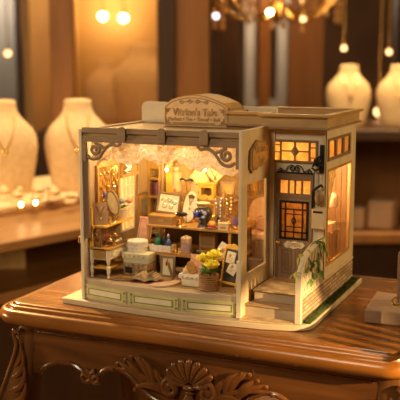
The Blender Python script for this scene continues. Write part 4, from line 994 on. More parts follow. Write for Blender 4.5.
# open book
t = thing('open_book', 'open book with fanned pages lying at the front of the shop window', 'book', (-18.0, 1.0, Z0), .12)
for g in (-1, 1):
    mb = MB()
    for k in range(5):
        a = math.radians(10+k*15)
        pts = []
        for i in range(7):
            u = i/6*1.4; pts.append((g*(u*math.cos(a)+.12*math.sin(PI*i/6)), .12+u*math.sin(a)*.58+.16*math.sin(PI*i/6)))
        pr = [(x, z) for x, z in pts]+[(x-g*.05, z+.06) for x, z in pts[::-1]]
        mb.prism(pr, -.85+.05*k, .85+.03*k, 'xz')
    mb.obj('page_fan', 'page', t)
mb = MB(); mb.box(-1.6, 1.6, -.95, .95, 0, .06); mb.cyl((0, -.95, .08), (0, .95, .08), .1); mb.obj('cover', 'darkred', t)
# flower picture frame
t = thing('flower_picture', 'taupe framed picture of a red and yellow flower under the lower shelf', 'picture frame', (-16.75, 3.4, Z0))
mb = MB().at((0, 0, 0), rx=-.1); mb.wall('xz', -.85, .85, 0, 2.3, -.1, .1, [(-.62, .62, .25, 2.05)]); mb.obj('frame', 'taupe', t, bevel=.03)
mb = MB().at((0, 0, 0), rx=-.1); mb.box(-.65, .65, 0, .06, .2, 2.1); mb.obj('print', 'greenfab', t)
mb = MB().at((0, 0, 0), rx=-.1); mb.ball((-.1, -.02, 1.45), (.22, .04, .3), 8); mb.obj('red_petal', 'red', t)
mb = MB().at((0, 0, 0), rx=-.1); mb.ball((.15, -.03, 1.25), (.3, .04, .28), 8); mb.obj('yellow_petal', 'rose', t)
t = thing('wooden_tag', 'small brown scalloped wooden tag on a stick beside the flower picture', 'sign', (-15.2, 3.2, Z0))
mb = MB(); mb.prism([(-.55, 1.05), (-.35, 1.3), (0, 1.22), (.4, 1.35), (.6, 1.1), (.45, .85), (.1, .9), (-.3, .8)], -.06, .06, 'xz'); mb.obj('plate', 'brownbox', t)
mb = MB(); mb.cyl((0, .08, 0), (0, .08, 1.0), .06); mb.box(-.2, .2, -.1, .25, 0, .06); mb.obj('stick', 'edge', t)
t = thing('leaning_stick', 'dark wooden paddle leaning by the flower picture', 'paddle', (-15.7, 2.6, Z0))
mb = MB().at((0, 0, 0), ry=-.3); mb.box(-.16, .16, -.05, .05, 0, 1.9); mb.obj('blade', 'brown', t, bevel=.03)
mb = MB().at((0, 0, 0), ry=-.3); mb.cyl((0, 0, 1.9), (0, 0, 2.3), .06); mb.obj('handle', 'edge', t)
# palette board
mb = MB(); mb.prism(smoothpts([(-18.0, -.6, 0), (-16.8, -.8, 0), (-15.4, -.4, 0), (-14.5, .6, 0), (-14.4, 2.0, 0), (-15.2, 2.1, 0), (-16.2, 1.3, 0)], 4) and [(p[0], p[1]) for p in smoothpts([(-17.0, -.7, 0), (-16.0, -.9, 0), (-15.0, -.5, 0), (-14.5, .6, 0), (-14.5, 1.9, 0), (-15.2, 2.0, 0), (-15.9, 1.0, 0), (-16.7, .2, 0)], 3)], Z0, Z0+.15, 'xy')
tag(mb.obj('pink_palette', 'pinkw', bevel=.03), 'pink washed wooden board lying between the open book and the gift basket', 'board')
# gift basket
t = thing('gift_basket', 'white lace-edged gift basket at the front centre right of the shop window', 'basket', (-12.6, 1.6, Z0), .03)
mb = MB(); mb.prism([(-1.2, 0), (1.2, 0), (1.45, 1.1), (-1.45, 1.1)], -.75, .75, 'xz'); mb.obj('basket_body', 'panelcream', t, bevel=.05)
mb = MB(); mb.wall('xy', -1.55, 1.55, -.85, .85, 1.0, 1.25, [(-1.4, 1.4, -.7, .7)])
for k in range(12): mb.ball((-1.45+k*.265, -.86, .95), (.15, .06, .2), 8)
for k in range(6): mb.ball((-1.56, -.75+k*.3, .95), (.06, .15, .2), 8); mb.ball((1.56, -.75+k*.3, .95), (.06, .15, .2), 8)
mb.obj('lace_edge', 'lacecl', t)
mb = MB()
for k in range(5): mb.ball((-1.1+k*.52, -.9, .95), (.1, .05, .07), 6)
mb.obj('bead_trim', 'brown', t)
def inb(mb, name, m_, label, cat, loc): o = mb.obj(name, m_, None, loc=loc, bevel=.02); tag(o, label, cat); return o
mb = MB().at((0, 0, 0), rx=-.15); mb.box(-.85, .85, -.05, .05, 0, 2.0); inb(mb, 'pink_gift_card', 'pink', 'rose pink card standing at the back of the gift basket', 'card', (-12.6, 2.0, Z0+1.1))
mb = MB().at((0, 0, 0), ry=-.2); mb.prism([(.5*math.cos(a*PI/8), .75+.7*math.sin(a*PI/8)) for a in range(16)], -.08, .08, 'xz'); inb(mb, 'gold_soap', 'gold', 'oval gold soap standing upright in the gift basket', 'soap', (-12.9, 1.4, Z0+1.1))
mb = MB(); mb.box(-.3, .3, -.25, .25, 0, .9); mb.cyl((0, 0, .9), (0, 0, 1.1), .18); inb(mb, 'purple_jar', 'lavender', 'small purple jar at the right end of the gift basket', 'jar', (-11.75, 1.4, Z0+1.1))
mb = MB(); mb.ball((0, 0, .35), (.38, .3, .35), 10); mb.ball((.05, 0, .75), (.2, .15, .12), 8); inb(mb, 'cream_pouch', 'velvet', 'cream pouch at the left end of the gift basket', 'pouch', (-13.65, 1.5, Z0+1.1))
# flower pot
t = thing('rose_basket', 'round wicker basket planted with three yellow roses at the front of the shop window', 'potted flowers', (-10.7, .55, Z0))
mb = MB(); mb.lathe([(.8, 0), (.9, .1), (.95, 1.5), (1.02, 1.6), (.85, 1.62), (.8, 1.4)], n=32)
mb.obj('wicker_pot', 'basket', t)
mb = MB()
for k in range(7): mb.tube([(.95*math.cos(a*PI/14)*(1+.02*(a % 2)), .95*math.sin(a*PI/14)*(1+.02*(a % 2)), .15+k*.22) for a in range(28)], .085, 5, closed=True)
mb.obj('woven_ring', 'basket', t)
def rose(name, c, r, m_, par):
    mb = MB(); rnd = random.Random(int(c[0]*100))
    mb.ball(c, (r*.4, r*.4, r*.5), 10)
    mb.tube([(c[0]+r*.3*math.cos(q*1.1)*(1-q/14), c[1]+r*.3*math.sin(q*1.1)*(1-q/14), c[2]+r*(.4+.01*q)) for q in range(13)], r*.08, 5)
    for ring, (n_, rr, up_) in enumerate(((3, .38, .2), (5, .62, .05), (7, .85, -.15))):
        for k in range(n_):
            a = 2*PI*k/n_+ring; mb.M = Matrix.Translation((c[0]+r*rr*.9*math.cos(a), c[1]+r*rr*.9*math.sin(a), c[2]+r*up_)) @ Matrix.Rotation(a, 4, 'Z') @ Matrix.Rotation(.35+.25*ring, 4, 'Y'); mb.ball((0, 0, 0), (r*.12, r*.42, r*.55), 8)
    mb.M = Matrix.Identity(4); mb.obj(name, m_, par)
rose('rose', (-.55, -.1, 3.2), .72, 'rose', t); rose('rose', (.5, .25, 3.6), .72, 'rose', t); rose('rose', (.55, -.5, 2.75), .75, 'rose', t)
mb = MB(); random.seed(8)
for k in range(16):
    a = k*.4*2.1; leaf(mb, (.35*math.cos(a), .35*math.sin(a), 1.6+.08*(k % 4)), .9, .55, a-PI/2, .5+.4*(k % 3)*.5)
mb.obj('foliage', 'leaf', t)
mb = MB()
for c in ((-.55, -.1, 3.0), (.5, .25, 3.4), (.55, -.5, 2.6)): mb.tube([(c[0]*.3, c[1]*.3, 1.4), c], .06, 6)
mb.obj('flower_stem', 'vine', t)
# chalkboard
t = thing('chalkboard_stand', 'yellow framed chalkboard stand with two pinned cards right of the yellow roses', 'chalkboard', (-9.15, 1.9, Z0), -.12)
def A(): return MB().at((0, 0, 0), rx=-.2, ry=.06)
mb = A(); ob = [(-1.0, .5), (1.0, .5), (1.0, 4.0), (.75, 4.35), (.3, 4.42), (0, 4.55), (-.3, 4.42), (-.75, 4.35), (-1.0, 4.0)]
mb.wall('xz', -1.0, 1.0, .35, 4.1, -.12, .12, [(-.78, .78, .6, 3.95)]); mb.prism([(-1.0, 4.05), (1.0, 4.05), (.75, 4.38), (.3, 4.42), (0, 4.55), (-.3, 4.42), (-.75, 4.38)], -.12, .12, 'xz'); mb.obj('frame', 'yellow', t, bevel=.04)
mb = A(); mb.box(-.85, .85, -.03, .05, .5, 4.05); bd_ = mb.obj('slate', 'slate', t)
for x, z, r in ((-.15, 3.1, .1), (.2, 2.0, .35)):
    mb = A(); q_ = MB(); mb.M = mb.M @ Matrix.Translation((x, -.06, z)) @ Matrix.Rotation(r, 4, 'Y'); mb.box(-.5, .5, -.04, .02, -.6, .6); mb.obj('pinned_card', 'paper', bd_)
    mb = A(); mb.M = mb.M @ Matrix.Translation((x, -.11, z)) @ Matrix.Rotation(r, 4, 'Y'); mb.box(-.3, .3, 0, .02, -.1, -.04); mb.box(-.3, .2, 0, .02, -.3, -.24); mb.ball((-.1, 0, .2), (.15, .02, .18), 8); mb.obj('card_print', 'gold', bd_)
for x in (-.85, .85):
    mb = MB(); mb.tube([(x, 0, 0), (x, .1, .5)], .1, 6); mb.obj('leg', 'yellow', t)
mb = MB(); mb.tube([(0, 1.3, 0), (0, .8, 3.6)], .1, 6); mb.obj('rear_strut', 'yellow', t)
mb = MB().at((-9.6, 2.8, Z0), rz=.4); mb.box(-1.3, 1.2, -.35, .35, 0, .2); mb.box(-.9, .6, -.3, .3, .2, .6); tag(mb.obj('golden_step', 'gold', bevel=.04), 'golden wooden step block on the floor behind the chalkboard', 'block')
# vanity table
t = thing('vanity_table', 'white vanity side table with golden top and turned legs by the left wall', 'table', (-23.2, 2.4, Z0))
mb = MB(); mb.box(-1.2, 1.2, -2.3, 2.3, 3.0, 3.2); mb.obj('table_top', 'gold', t, bevel=.03)
mb = MB(); mb.box(-1.1, 1.1, -2.2, 2.2, 1.95, 3.0); mb.obj('apron', 'white', t, bevel=.04)
mb = MB(); mb.box(1.1, 1.2, -1.6, 1.6, 2.15, 2.8); d_ = mb.obj('drawer', 'white', t, bevel=.03)
mb = MB(); mb.ball((1.3, 0, 2.48), .16, 8); mb.obj('knob', 'brass', d_)
mb = MB(); mb.box(-.75, .75, -2.3, -2.19, 2.1, 3.2); mb.obj('end_panel', 'gold', t, bevel=.04)
mb = MB(); mb.box(-1.0, 1.0, -2.1, 2.1, .95, 1.1); mb.obj('lower_shelf', 'yellow', t)
for x in (-1.0, 1.0):
    for y in (-2.1, 2.1):
        mb = MB(); mb.lathe([(.12, 0), (.17, .1), (.1, .25), (.17, .5), (.2, .7), (.2, 1.2), (.11, 1.3), (.15, 1.5), (.2, 1.75), (.22, 2.0), (.22, 3.0)], (x, y, 0), 12); mb.obj('leg', 'white', t)
VT = Z0+3.2
def mini(name, mbs, label, cat, loc, rz=0):
    t = thing(name, label, cat, loc, rz)
    for pn, mb, m_ in mbs: mb.obj(pn, m_, t)
    return t
a1 = MB(); a1.wall('xz', -.35, .35, 0, 1.7, -.08, .08, [(-.25, .25, .15, 1.55)]); a2 = MB(); a2.ball((0, 0, .9), (.18, .1, .5), 8)
mini('dark_earring_frame', [('frame', a1, 'brown'), ('earrings', a2, 'goldmetal')], 'dark earring frame at the near left end of the vanity top', 'jewellery stand', (-23.7, .7, VT), .3)
a1 = MB(); a1.lathe([(.4, 0), (.4, .1), (.08, .2), (.07, 1.8)], n=12); a2 = MB(); [a2.ball((.3*math.cos(k), .3*math.sin(k), .6+.12*k), .1, 7) for k in range(9)]
mini('bead_tree', [('stem', a1, 'brass'), ('bead', a2, 'red')], 'brass stand strung with reddish beads on the vanity top', 'jewellery stand', (-23.0, 1.3, VT))
a1 = MB(); a1.lathe([(.4, 0), (.35, .2), (.12, .3), (.1, .6)], n=12); a2 = MB(); a2.tube([(.42*math.cos(k*PI/8), 0, 1.0+.42*math.sin(k*PI/8)) for k in range(16)], .09, 6, closed=True)
mini('ring_stand', [('foot', a1, 'goldmetal'), ('ring', a2, 'goldmetal')], 'golden hoop on a round foot at the middle of the vanity top', 'jewellery stand', (-22.5, 2.0, VT))
a1 = MB(); a1.wall('xy', -.9, .9, -1.2, 1.2, 0, .35, [(-.8, .8, -1.1, 1.1)]); a1.box(-.9, .9, -1.2, 1.2, 0, .08); a2 = MB(); random.seed(9); [a2.ball((random.uniform(-.6, .6), random.uniform(-.9, .9), .25), random.uniform(.14, .25), 8) for k in range(14)]
mini('trinket_tray', [('tray_body', a1, 'brown'), ('trinkets', a2, 'paper')], 'open tray of cream trinkets at the far end of the vanity top', 'tray', (-23.1, 3.6, VT), -.1)
# upper left shelf
t = thing('wall_shelf', 'golden shelf on brackets above the vanity on the left wall', 'shelf', (-23.6, 3.3, 8.2))
mb = MB(); mb.box(-.85, 1.0, -2.9, 3.2, 0, .22); mb.obj('shelf_board', 'yellow', t, bevel=.03)
mb = MB(); mb.box(-.75, -.45, -3.2, -2.9, -2.1, 2.2); mb.box(-.75, -.3, -3.2, -2.8, -.1, .2); mb.obj('front_post', 'yellow', t, bevel=.03)
for y in (-2.5, 2.6):
    mb = MB(); mb.prism([(-.8, 0), (.5, 0), (-.8, -1.0)], y-.08, y+.08, 'xz'); mb.obj('bracket', 'gold', t)
WS = 8.42
a1 = MB().at((0, 0, 0), rx=-.25); a1.box(-.75, .75, -.06, .06, 0, 2.4); a2 = MB().at((0, 0, 0), rx=-.25); a2.tube(smoothpts([(-.4, -.1, 2.0), (-.1, -.1, 1.2), (0, -.1, .8), (.1, -.1, 1.2), (.4, -.1, 2.0)]), .05, 6); a2.ball((0, -.1, .65), .15, 8)
mini('leaning_necklace_card', [('card', a1, 'wpanel'), ('necklace', a2, 'goldmetal')], 'brown necklace card leaning at the near end of the left wall shelf', 'jewellery display', (-23.5, 1.0, WS), .5)
a1 = MB(); a1.box(-.5, .5, -.35, .35, 0, .7); mini('small_gold_chest', [('chest_body', a1, 'gold')], 'small golden chest in front of the necklace card on the left wall shelf', 'box', (-23.2, 2.0-.3, WS), .3)
t = thing('oval_mirror', 'oval swivel mirror with a wooden rim on the left wall shelf', 'mirror', (-23.1, 3.0, WS), .45)
mb = MB().at((0, 0, 2.1), ry=-.25); mb.tube([(.6*math.cos(k*PI/16), 0, 1.35*math.sin(k*PI/16)) for k in range(32)], .12, 8, closed=True); mb.obj('rim', 'taupe', t)
mb = MB().at((0, 0, 2.1), ry=-.25); mb.prism([(.58*math.cos(k*PI/16), 1.3*math.sin(k*PI/16)) for k in range(32)], -.04, .04, 'xz'); mb.obj('mirror_glass', mat('mirror', (.95, .74, .36), .45, .5, var=.02, bump=0), t)
mb = MB(); mb.lathe([(.5, 0), (.45, .12), (.12, .25), (.1, .8)], n=14); mb.obj('foot', 'silver', t)
t = thing('white_flower_pot', 'white pot of grey blue and pink flowers at the far end of the wall shelf', 'potted flowers', (-23.2, 5.1, WS))
mb = MB(); mb.lathe([(.5, 0), (.55, .1), (.68, 1.1), (.75, 1.2), (.6, 1.2)], n=20); mb.obj('pot', 'white', t)
rose('blue_bloom', (0, -.1, 1.95), .5, 'greygem', t); rose('pink_bloom', (.75, .3, 2.0), .42, 'pink', t); rose('red_bloom', (-.65, -.2, 1.85), .22, 'red', t)
mb = MB()
for k in range(7): leaf(mb, (0, 0, 1.25), .8, .45, k*.9, .3)
mb.obj('foliage', 'leaf', t)
# armchair seen through the side glass
t = thing('armchair', 'arched peach armchair with golden trim seen through the porch side glass', 'armchair', (-9.4, 11.6, Z0))
ar = [(-1.7, 3.2)]+[(-1.7*math.cos(PI*k/16), 6.0+2.0*math.sin(PI*k/16)) for k in range(17)]+[(1.7, 3.2)]
mb = MB(); mb.prism(ar, 1.0, 1.4, 'xz'); mb.obj('backrest', 'peach', t, bevel=.15)
mb = MB(); mb.tube([(x, .95, z) for x, z in ar], .13, 6); mb.obj('back_trim', 'brownbox', t)
mb = MB(); mb.box(-1.7, 1.7, -1.2, 1.3, 3.3, 4.2); mb.obj('seat', 'peach', t, bevel=.25)
mb = MB(); mb.box(-1.75, 1.75, -1.25, 1.3, 1.2, 3.3)
for k in range(12): mb.cyl((-1.6+k*.29, -1.25, 1.2), (-1.6+k*.29, -1.25, 3.2), .15, n=8)
mb.obj('skirt', 'wpanel', t)
for x in (-1.5, 1.5):
    for y in (-1, 1.1): mb = MB(); mb.cyl((x, y, 0), (x, y, 1.25), .15); mb.obj('leg', 'brown', t)
mb = MB(); mb.ball((0, 0, .75), (.75, .4, .75), 14); tag(mb.obj('round_cushion', 'gold', None, loc=(-10.4, 11.5, Z0+4.2)), 'round golden cushion on the left of the peach armchair', 'cushion')
mb = MB(); mb.box(-.75, .75, -.3, .3, 0, 1.6); tag(mb.obj('square_cushion', 'pink', None, loc=(-8.9, 11.8, Z0+4.2), bevel=.28), 'peach pink square cushion on the right of the armchair', 'cushion')
for k in range(3):
    mb = MB(); mb.cyl((0, 0, 0), (0, 0, 1.2-.2*k), .13, .09, 8); mb.cyl((0, 0, 1.2-.2*k), (0, 0, 5.2), .025, n=5)
    tag(mb.obj('hanging_chime', 'brownbox', None, loc=(-10.3+k*.7, 10.4, 13.0+.15*k-.0)), ['leftmost of three thin hanging chimes above the armchair', 'middle of three thin hanging chimes above the armchair', 'rightmost of three thin hanging chimes above the armchair'][k], 'chime')
t = thing('low_chest', 'low dark brown chest in front of the armchair by the side glass', 'chest', (-9.3, 8.9, Z0))
mb = MB(); mb.box(-1.4, 1.4, -.7, .7, 0, 1.7); mb.obj('body', 'brown', t, bevel=.04)
mb = MB(); mb.box(-1.3, -.1, -.76, -.7, .2, 1.4); mb.box(.1, 1.3, -.76, -.7, .2, 1.4); mb.obj('panel', 'brownbox', t)
# tower interior
mb = MB(); NXc = 30; vs = []; fs = []
for side in (0, 1):
    for i in range(NXc+1):
        for j in range(9):
            t_ = i/NXc; z = lerp(14.5, 3.4, j/8)
            w = lerp(3.6, .9, min(1, j/4)) if j <= 4 else lerp(.9, 1.7, (j-4)/4)
            vs.append((-1.42+.12*math.sin(t_*26)+side*.05, 8.6+t_*w*1.5, z))
q = (NXc+1)*9
for i in range(NXc):
    for j in range(8): a = i*9+j; fs += [(a, a+1, a+10, a+9), (q+a, q+a+9, q+a+10, q+a+1)]
mb.add(vs, fs); tag(mb.obj('gathered_curtain', 'curtain'), 'cream gathered curtain tied back inside the tower side window', 'curtain')
t = thing('hanging_lantern', 'pale pink lantern hanging inside the tower side window', 'lantern', (-1.9, 15.0, 9.6))
mb = MB(); mb.lathe([(.3, 0), (.5, .2), (.55, 1.1), (.4, 1.5), (.15, 1.7)], n=16); mb.obj('shade', mat('pink_shade', (.8, .55, .42), .6), t)
mb = MB(); mb.cyl((0, 0, 1.7), (0, 0, 5.35), .04, n=6); mb.ball((0, 0, 3.6), (.2, .2, .25), 8); mb.obj('cord', 'brown', t)
t = thing('tower_side_table', 'tall brown side table inside the tower side window', 'table', (-2.6, 15.3, 3.05))
mb = MB(); mb.box(-1, 1, -1.2, 1.2, 3.6, 3.85); mb.obj('table_top', 'wpanel', t)
for x in (-.8, .8):
    for y in (-1, 1): mb = MB(); mb.cyl((x, y, 0), (x, y, 3.6), .12, n=8); mb.obj('leg', 'wpanel', t)
mb = MB(); mb.box(-.7, .7, -.9, .9, 0, 1.0); tag(mb.obj('peach_box', 'peach', None, loc=(-2.5, 15.2, 6.9), bevel=.06), 'peach box on the side table inside the tower', 'box')

# =================================================================== RING DISPLAY at right
t = thing('ring_display', 'beige suede display block with an upright panel at the right edge of the table', 'jewellery display', (7.6, 9.0, 0), .06)
mb = MB(); mb.box(-3.55, 3.0, -3.9, 3.5, 0, 1.35); mb.obj('block', 'suede', t, bevel=.12)
mb = MB(); mb.box(-1.0, 3.0, .0, .9, 1.35, 6.5); mb.obj('upright_panel', 'suede', t, bevel=.1)
for k in range(1):
    mb = MB(); mb.tube([(-.75+.42*math.cos(a*PI/10), -1.3+.2*math.sin(a*PI/10), 1.75+.34*math.sin(a*PI/10)) for a in range(20)], .09, 8, closed=True)
    o = mb.obj('gold_ring', 'goldmetal'); o.location = Vector((7.6, 9.0, 0))*S; tag(o, 'gold ring resting on the beige suede display block', 'ring')

t = thing('slatted_rack', 'low slatted wooden rack at the right end of the table', 'rack', (10.3, -1.2, 0))  # unseen rack, added so its slats split the low spot into streaks
mb = MB(); mb.box(-.25, .25, -3.3, 6.2, 0, .3); mb.obj('base_rail', 'tablewood', t)
mb = MB(); mb.box(-.2, .2, -3.3, 6.2, 2.6, 3.2); mb.obj('top_rail', 'tablewood', t)
for k in range(6):
    mb = MB(); mb.box(-.12, .12, -3.2+k*1.7, -2.4+k*1.7, .3, 2.6); mb.obj('slat', 'tablewood', t)

# =================================================================== THE ROOM
RA = math.radians(24.1); RO = Vector((23.71, -78.53, 0))
def rm(r, d, z): return (RO.x+r*math.cos(RA)-d*math.sin(RA), RO.y+r*math.sin(RA)+d*math.cos(RA), z)
ROOM = []
def rmesh(name, mb, m, kind=None, **k):
    o = mb.obj(name, m, **k); o.location = RO*S; o.rotation_euler = (0, 0, RA)
    if kind: o['kind'] = kind
    return o
ZFL = -75
mb = MB(); mb.box(-260, 260, -120, 560, ZFL-4, ZFL); rmesh('floor', mb, 'roomfloor', 'structure')
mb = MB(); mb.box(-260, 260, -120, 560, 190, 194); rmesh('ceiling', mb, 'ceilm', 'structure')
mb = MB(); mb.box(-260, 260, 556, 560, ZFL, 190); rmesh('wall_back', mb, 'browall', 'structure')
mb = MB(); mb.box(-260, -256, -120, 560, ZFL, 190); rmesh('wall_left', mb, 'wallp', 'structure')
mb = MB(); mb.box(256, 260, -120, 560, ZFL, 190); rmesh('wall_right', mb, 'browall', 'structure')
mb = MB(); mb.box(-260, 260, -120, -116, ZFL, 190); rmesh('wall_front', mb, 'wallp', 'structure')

# left display counter (turned a little)
ca = RA-.0+math.radians(-48.6)+PI/2-PI/2
cnt = thing('display_counter', 'long wooden display counter with a lower shelf in the blurred left background', 'counter', (-58.3, 29.4, ZFL), math.atan2(44.84-29.36, -53.52+58.28))
# local x runs along the front edge (away from camera), local +y goes to the left/back
mb = MB(); mb.box(-60, 62, 0, 50, 71.2, 73.0); mb.obj('counter_top', 'counterw', cnt, bevel=.3)
mb = MB(); mb.box(-58, 60, 42, 48, 62, 71.2); mb.obj('rail', 'counterw', cnt)
mb = MB(); mb.box(-60, 62, 9, 48, 60, 62); mb.obj('lower_shelf', 'counterw', cnt, bevel=.3)
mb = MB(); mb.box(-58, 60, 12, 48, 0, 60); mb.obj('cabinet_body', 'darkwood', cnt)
CT = ZFL+73.0
# tray and goods on the counter
def oncounter(u, v, z): # a point given in room axes
    return rm(u, v, z)
tr_ = thing('display_tray', 'large cream velvet jewellery tray on the blurred left counter', 'tray', rm(-33.8, 150, CT), cnt.rotation_euler.z)
mb = MB(); mb.box(-18, 48, 4, 34, 0, 1.0); mb.obj('tray_base', 'counterw', tr_, bevel=.1)
mb = MB(); mb.box(-17, 47, 5, 33, 1.0, 1.7); mb.obj('velvet_pad', 'traycl', tr_, bevel=.2)
bust('necklace_bust', 'tall cream necklace bust standing on the blurred left counter, right of the two', rm(-24.5, 176, CT+1.7), 1.0, rz=RA+.1)
bust('necklace_bust', 'cream necklace bust at the left edge of the photo on the blurred counter', rm(-38.8, 172, CT+1.7), 1.0, rz=RA+.3)
random.seed(21)
for k, (r, d, s_) in enumerate([(-34, 160, 1), (-30, 158, .8), (-27.5, 163, 1.1), (-24, 160, .9), (-37, 163, 1.2), (-31, 166, 1), (-21, 166, 1.1), (-28.5, 168, .9), (-35, 168, .8)]):
    mb = MB(); mb.lathe([(1.2*s_, 0), (1.3*s_, .3), (.9*s_, 1.4*s_), (.45*s_, 2.2*s_), (.001, 2.4*s_)], n=16)
    t = thing('ring_cone', 'small cream ring cone on the blurred velvet tray', 'ring stand', rm(r, d, CT+1.7), 0, 'cream ring cones on the velvet tray')
    mb.obj('cone', 'traycl', t); mb = MB(); mb.tube([(.95*s_*math.cos(a*PI/8), .95*s_*math.sin(a*PI/8), 1.3*s_) for a in range(16)], .18, 6, closed=True); mb.obj('ring', 'goldmetal', t)
mb = MB(); mb.lathe([(2.2, 0), (2.4, .4), (2.0, 2.5), (1.9, 4.5), (1.5, 5.5), (.6, 6)], n=20, sy=.8); t = thing('velvet_display_hump', 'rounded cream velvet display hump in front of the tall blurred bust', 'jewellery display', rm(-20.8, 163, CT+1.7)); mb.obj('hump', 'velvet', t); mb = MB(); mb.tube([(1.6*math.cos(a), -.0+1.45*math.sin(a)*.9, 5) for a in [k*PI/8 for k in range(16)]], .2, 6, closed=True); mb.obj('bangle', 'goldmetal', t)
for k, (r, d, z) in enumerate([(-31.5, 152, CT+1.7), (-29.3, 154, CT+1.7), (-20.6, 160, CT+8.2)][:2]):  # glowing dots added for glints on jewellery, no candles stand here
    t = thing('tea_light', ['left one of the two tiny glowing tea lights on the velvet tray', 'right one of the two tiny glowing tea lights on the velvet tray'][k], 'candle', rm(r, d, z))
    mb = MB(); mb.lathe([(.7, 0), (.75, .6), (.6, .7)], n=14); mb.obj('cup', 'brass', t); mb = MB(); mb.ball((0, 0, 1.0), (.28, .28, .4), 8); mb.obj('flame', 'bokeh', t)
mb = MB(); mb.box(-3, 3, -3, 3, 0, 3.6); t = thing('cream_gift_carton', 'blurred cream carton on the lower shelf of the left counter', 'box', rm(-36.4, 163, ZFL+62), RA+.2); mb.obj('carton', 'velvet', t, bevel=.2)

# tall glazed cabinet behind the counter: posts, panes, lit back
gc = thing('glass_cabinet', 'tall glass-fronted wooden cabinet with lit interior behind the left counter', 'cabinet', rm(-30, 232, ZFL), RA)
def gbox(name, x0, x1, y0, y1, z0, z1, m, par=None, **k): mb = MB(); mb.box(x0, x1, y0, y1, z0, z1); return mb.obj(name, m, par or gc, **k)
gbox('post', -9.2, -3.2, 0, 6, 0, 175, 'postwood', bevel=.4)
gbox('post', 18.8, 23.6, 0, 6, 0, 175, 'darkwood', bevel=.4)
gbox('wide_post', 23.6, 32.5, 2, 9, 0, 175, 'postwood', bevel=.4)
gbox('glass_door', -3.2, 18.8, 2, 2.6, 78, 170, 'glassc')
gbox('base', -9, 32, 0, 70, 0, 76, 'darkwood')
gbox('shelf', -9, 32, 6, 110, 76, 78, 'postwood')
gbox('back_panel', -24, 32, 148, 152, 78, 175, 'wallp')
gbox('side_panel', 28, 32, 9, 150, 78, 175, 'wallp')
gbox('crown', -26, 34, -1, 152, 173, 178, 'darkwood')
gbox('side_panel', -24, -22, 40, 150, 78, 175, 'wallp')
bust('necklace_bust', 'blurred cream necklace bust behind the cabinet glass, nearest the dark post', rm(-21, 318, ZFL+78), 1.55, rz=RA, chain=False)  # solid busts stand in for the ones mirrored in the glass
bust('necklace_bust', 'dim blurred necklace bust behind the cabinet glass, left of its pair', rm(-35.5, 336, ZFL+78), 1.25, rz=RA, chain=False)
def lamp(name, label, r, d, z, rad, m, L=30, warm=True):
    t = thing(name, label, 'lamp', rm(r, d, z))
    mb = MB(); mb.ball((0, 0, 0), rad, 14); mb.obj('bulb', m, t)
    mb = MB(); mb.cyl((0, 0, rad*.8), (0, 0, rad*2), rad*.5); mb.cyl((0, 0, rad*2), (0, 0, L), .25, n=6); mb.obj('cord', 'brass', t)
lamp('pendant_bulb', 'left one of two bright round bulbs glowing in the upper left background', -40.5, 372, 43.8, 1.6, 'bokeh', 54)
lamp('pendant_bulb', 'right one of two bright round bulbs glowing in the upper left background', -31.9, 372, 43.1, 1.6, 'bokeh', 54.7)
lamp('pendant_bulb', 'small dim round bulb near the left edge of the photo', -78, 360, 28.5, 1.3, 'bokehs', 69)
# pale grey slab far left added in place of a strip of daylight, pale window far centre
mb = MB(); mb.box(-150, -114, 548, 554, ZFL, 120); rmesh('door_1', mb, 'greyw', 'structure')
mb = MB(); mb.box(-12, 60, 0, 0, 0, 0) if False else None
mb = MB(); mb.wall('xz', 24, 46, ZFL, 130, 470, 476, [(29, 41, 5, 70)]); rmesh('trim_1', mb, 'greyw', 'structure')
# brown partition boards mid-right
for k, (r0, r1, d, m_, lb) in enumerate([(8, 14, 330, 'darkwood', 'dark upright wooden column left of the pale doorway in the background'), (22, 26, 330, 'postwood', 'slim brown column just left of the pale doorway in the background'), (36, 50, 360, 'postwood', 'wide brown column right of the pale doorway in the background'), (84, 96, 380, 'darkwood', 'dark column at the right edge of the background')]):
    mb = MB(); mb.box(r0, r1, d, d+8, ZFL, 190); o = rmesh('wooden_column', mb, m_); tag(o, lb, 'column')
# chandelier
ch = thing('chandelier', 'large warm crystal chandelier blurred at the top right of the background', 'chandelier', rm(26, 300, 42), RA)
mb = MB(); mb.cyl((0, 0, 20), (0, 0, 152), .6, n=8); mb.lathe([(1, -4), (3, 0), (1.5, 6), (3, 12), (1, 20)], n=16); mb.obj('stem', 'brass', ch)
random.seed(31)
for k in range(12):
    a = 2*PI*k/12; rr = 21; p = (rr*math.cos(a), rr*math.sin(a), 5+3*math.sin(k*2))
    mb = MB(); mb.tube(smoothpts([(1, 0, 4), (rr*.5*math.cos(a), rr*.5*math.sin(a), -3), p]), .5, 6); mb.obj('arm', 'brass', ch)
    mb = MB(); mb.ball((p[0], p[1], p[2]+2), (.6, .6, .9), 10); mb.obj('bulb', 'bokehs', ch)
    mb = MB()
    mb.cyl((p[0], p[1], p[2]), (p[0], p[1], p[2]-9), .12, n=5)
    for q_ in range(3): mb.ball((p[0], p[1], p[2]-3-2.6*q_), (.9, .9, 1.3), 8)
    mb.obj('crystal_drop', 'crystal', ch)
for (r, z, m_, lb) in ((5.9, 41.9, 'bokehl', 'pale lilac round bulb leftmost under the chandelier'), (25.8, 43.3, 'bokeh', 'brightest round bulb under the middle of the chandelier'), (38.1, 40.8, 'bokehs', 'amber round bulb right of the brightest one under the chandelier'), (53.5, 30.2, 'bokehs', 'amber bulb alone above the right background busts'), (70.3, 28.8, 'bokehs', 'amber bulb near the right edge above the background busts')):
    lamp('pendant_bulb', lb, r*.794, 262, 25.8+(z-25.8)*.794, .85, m_, 100)
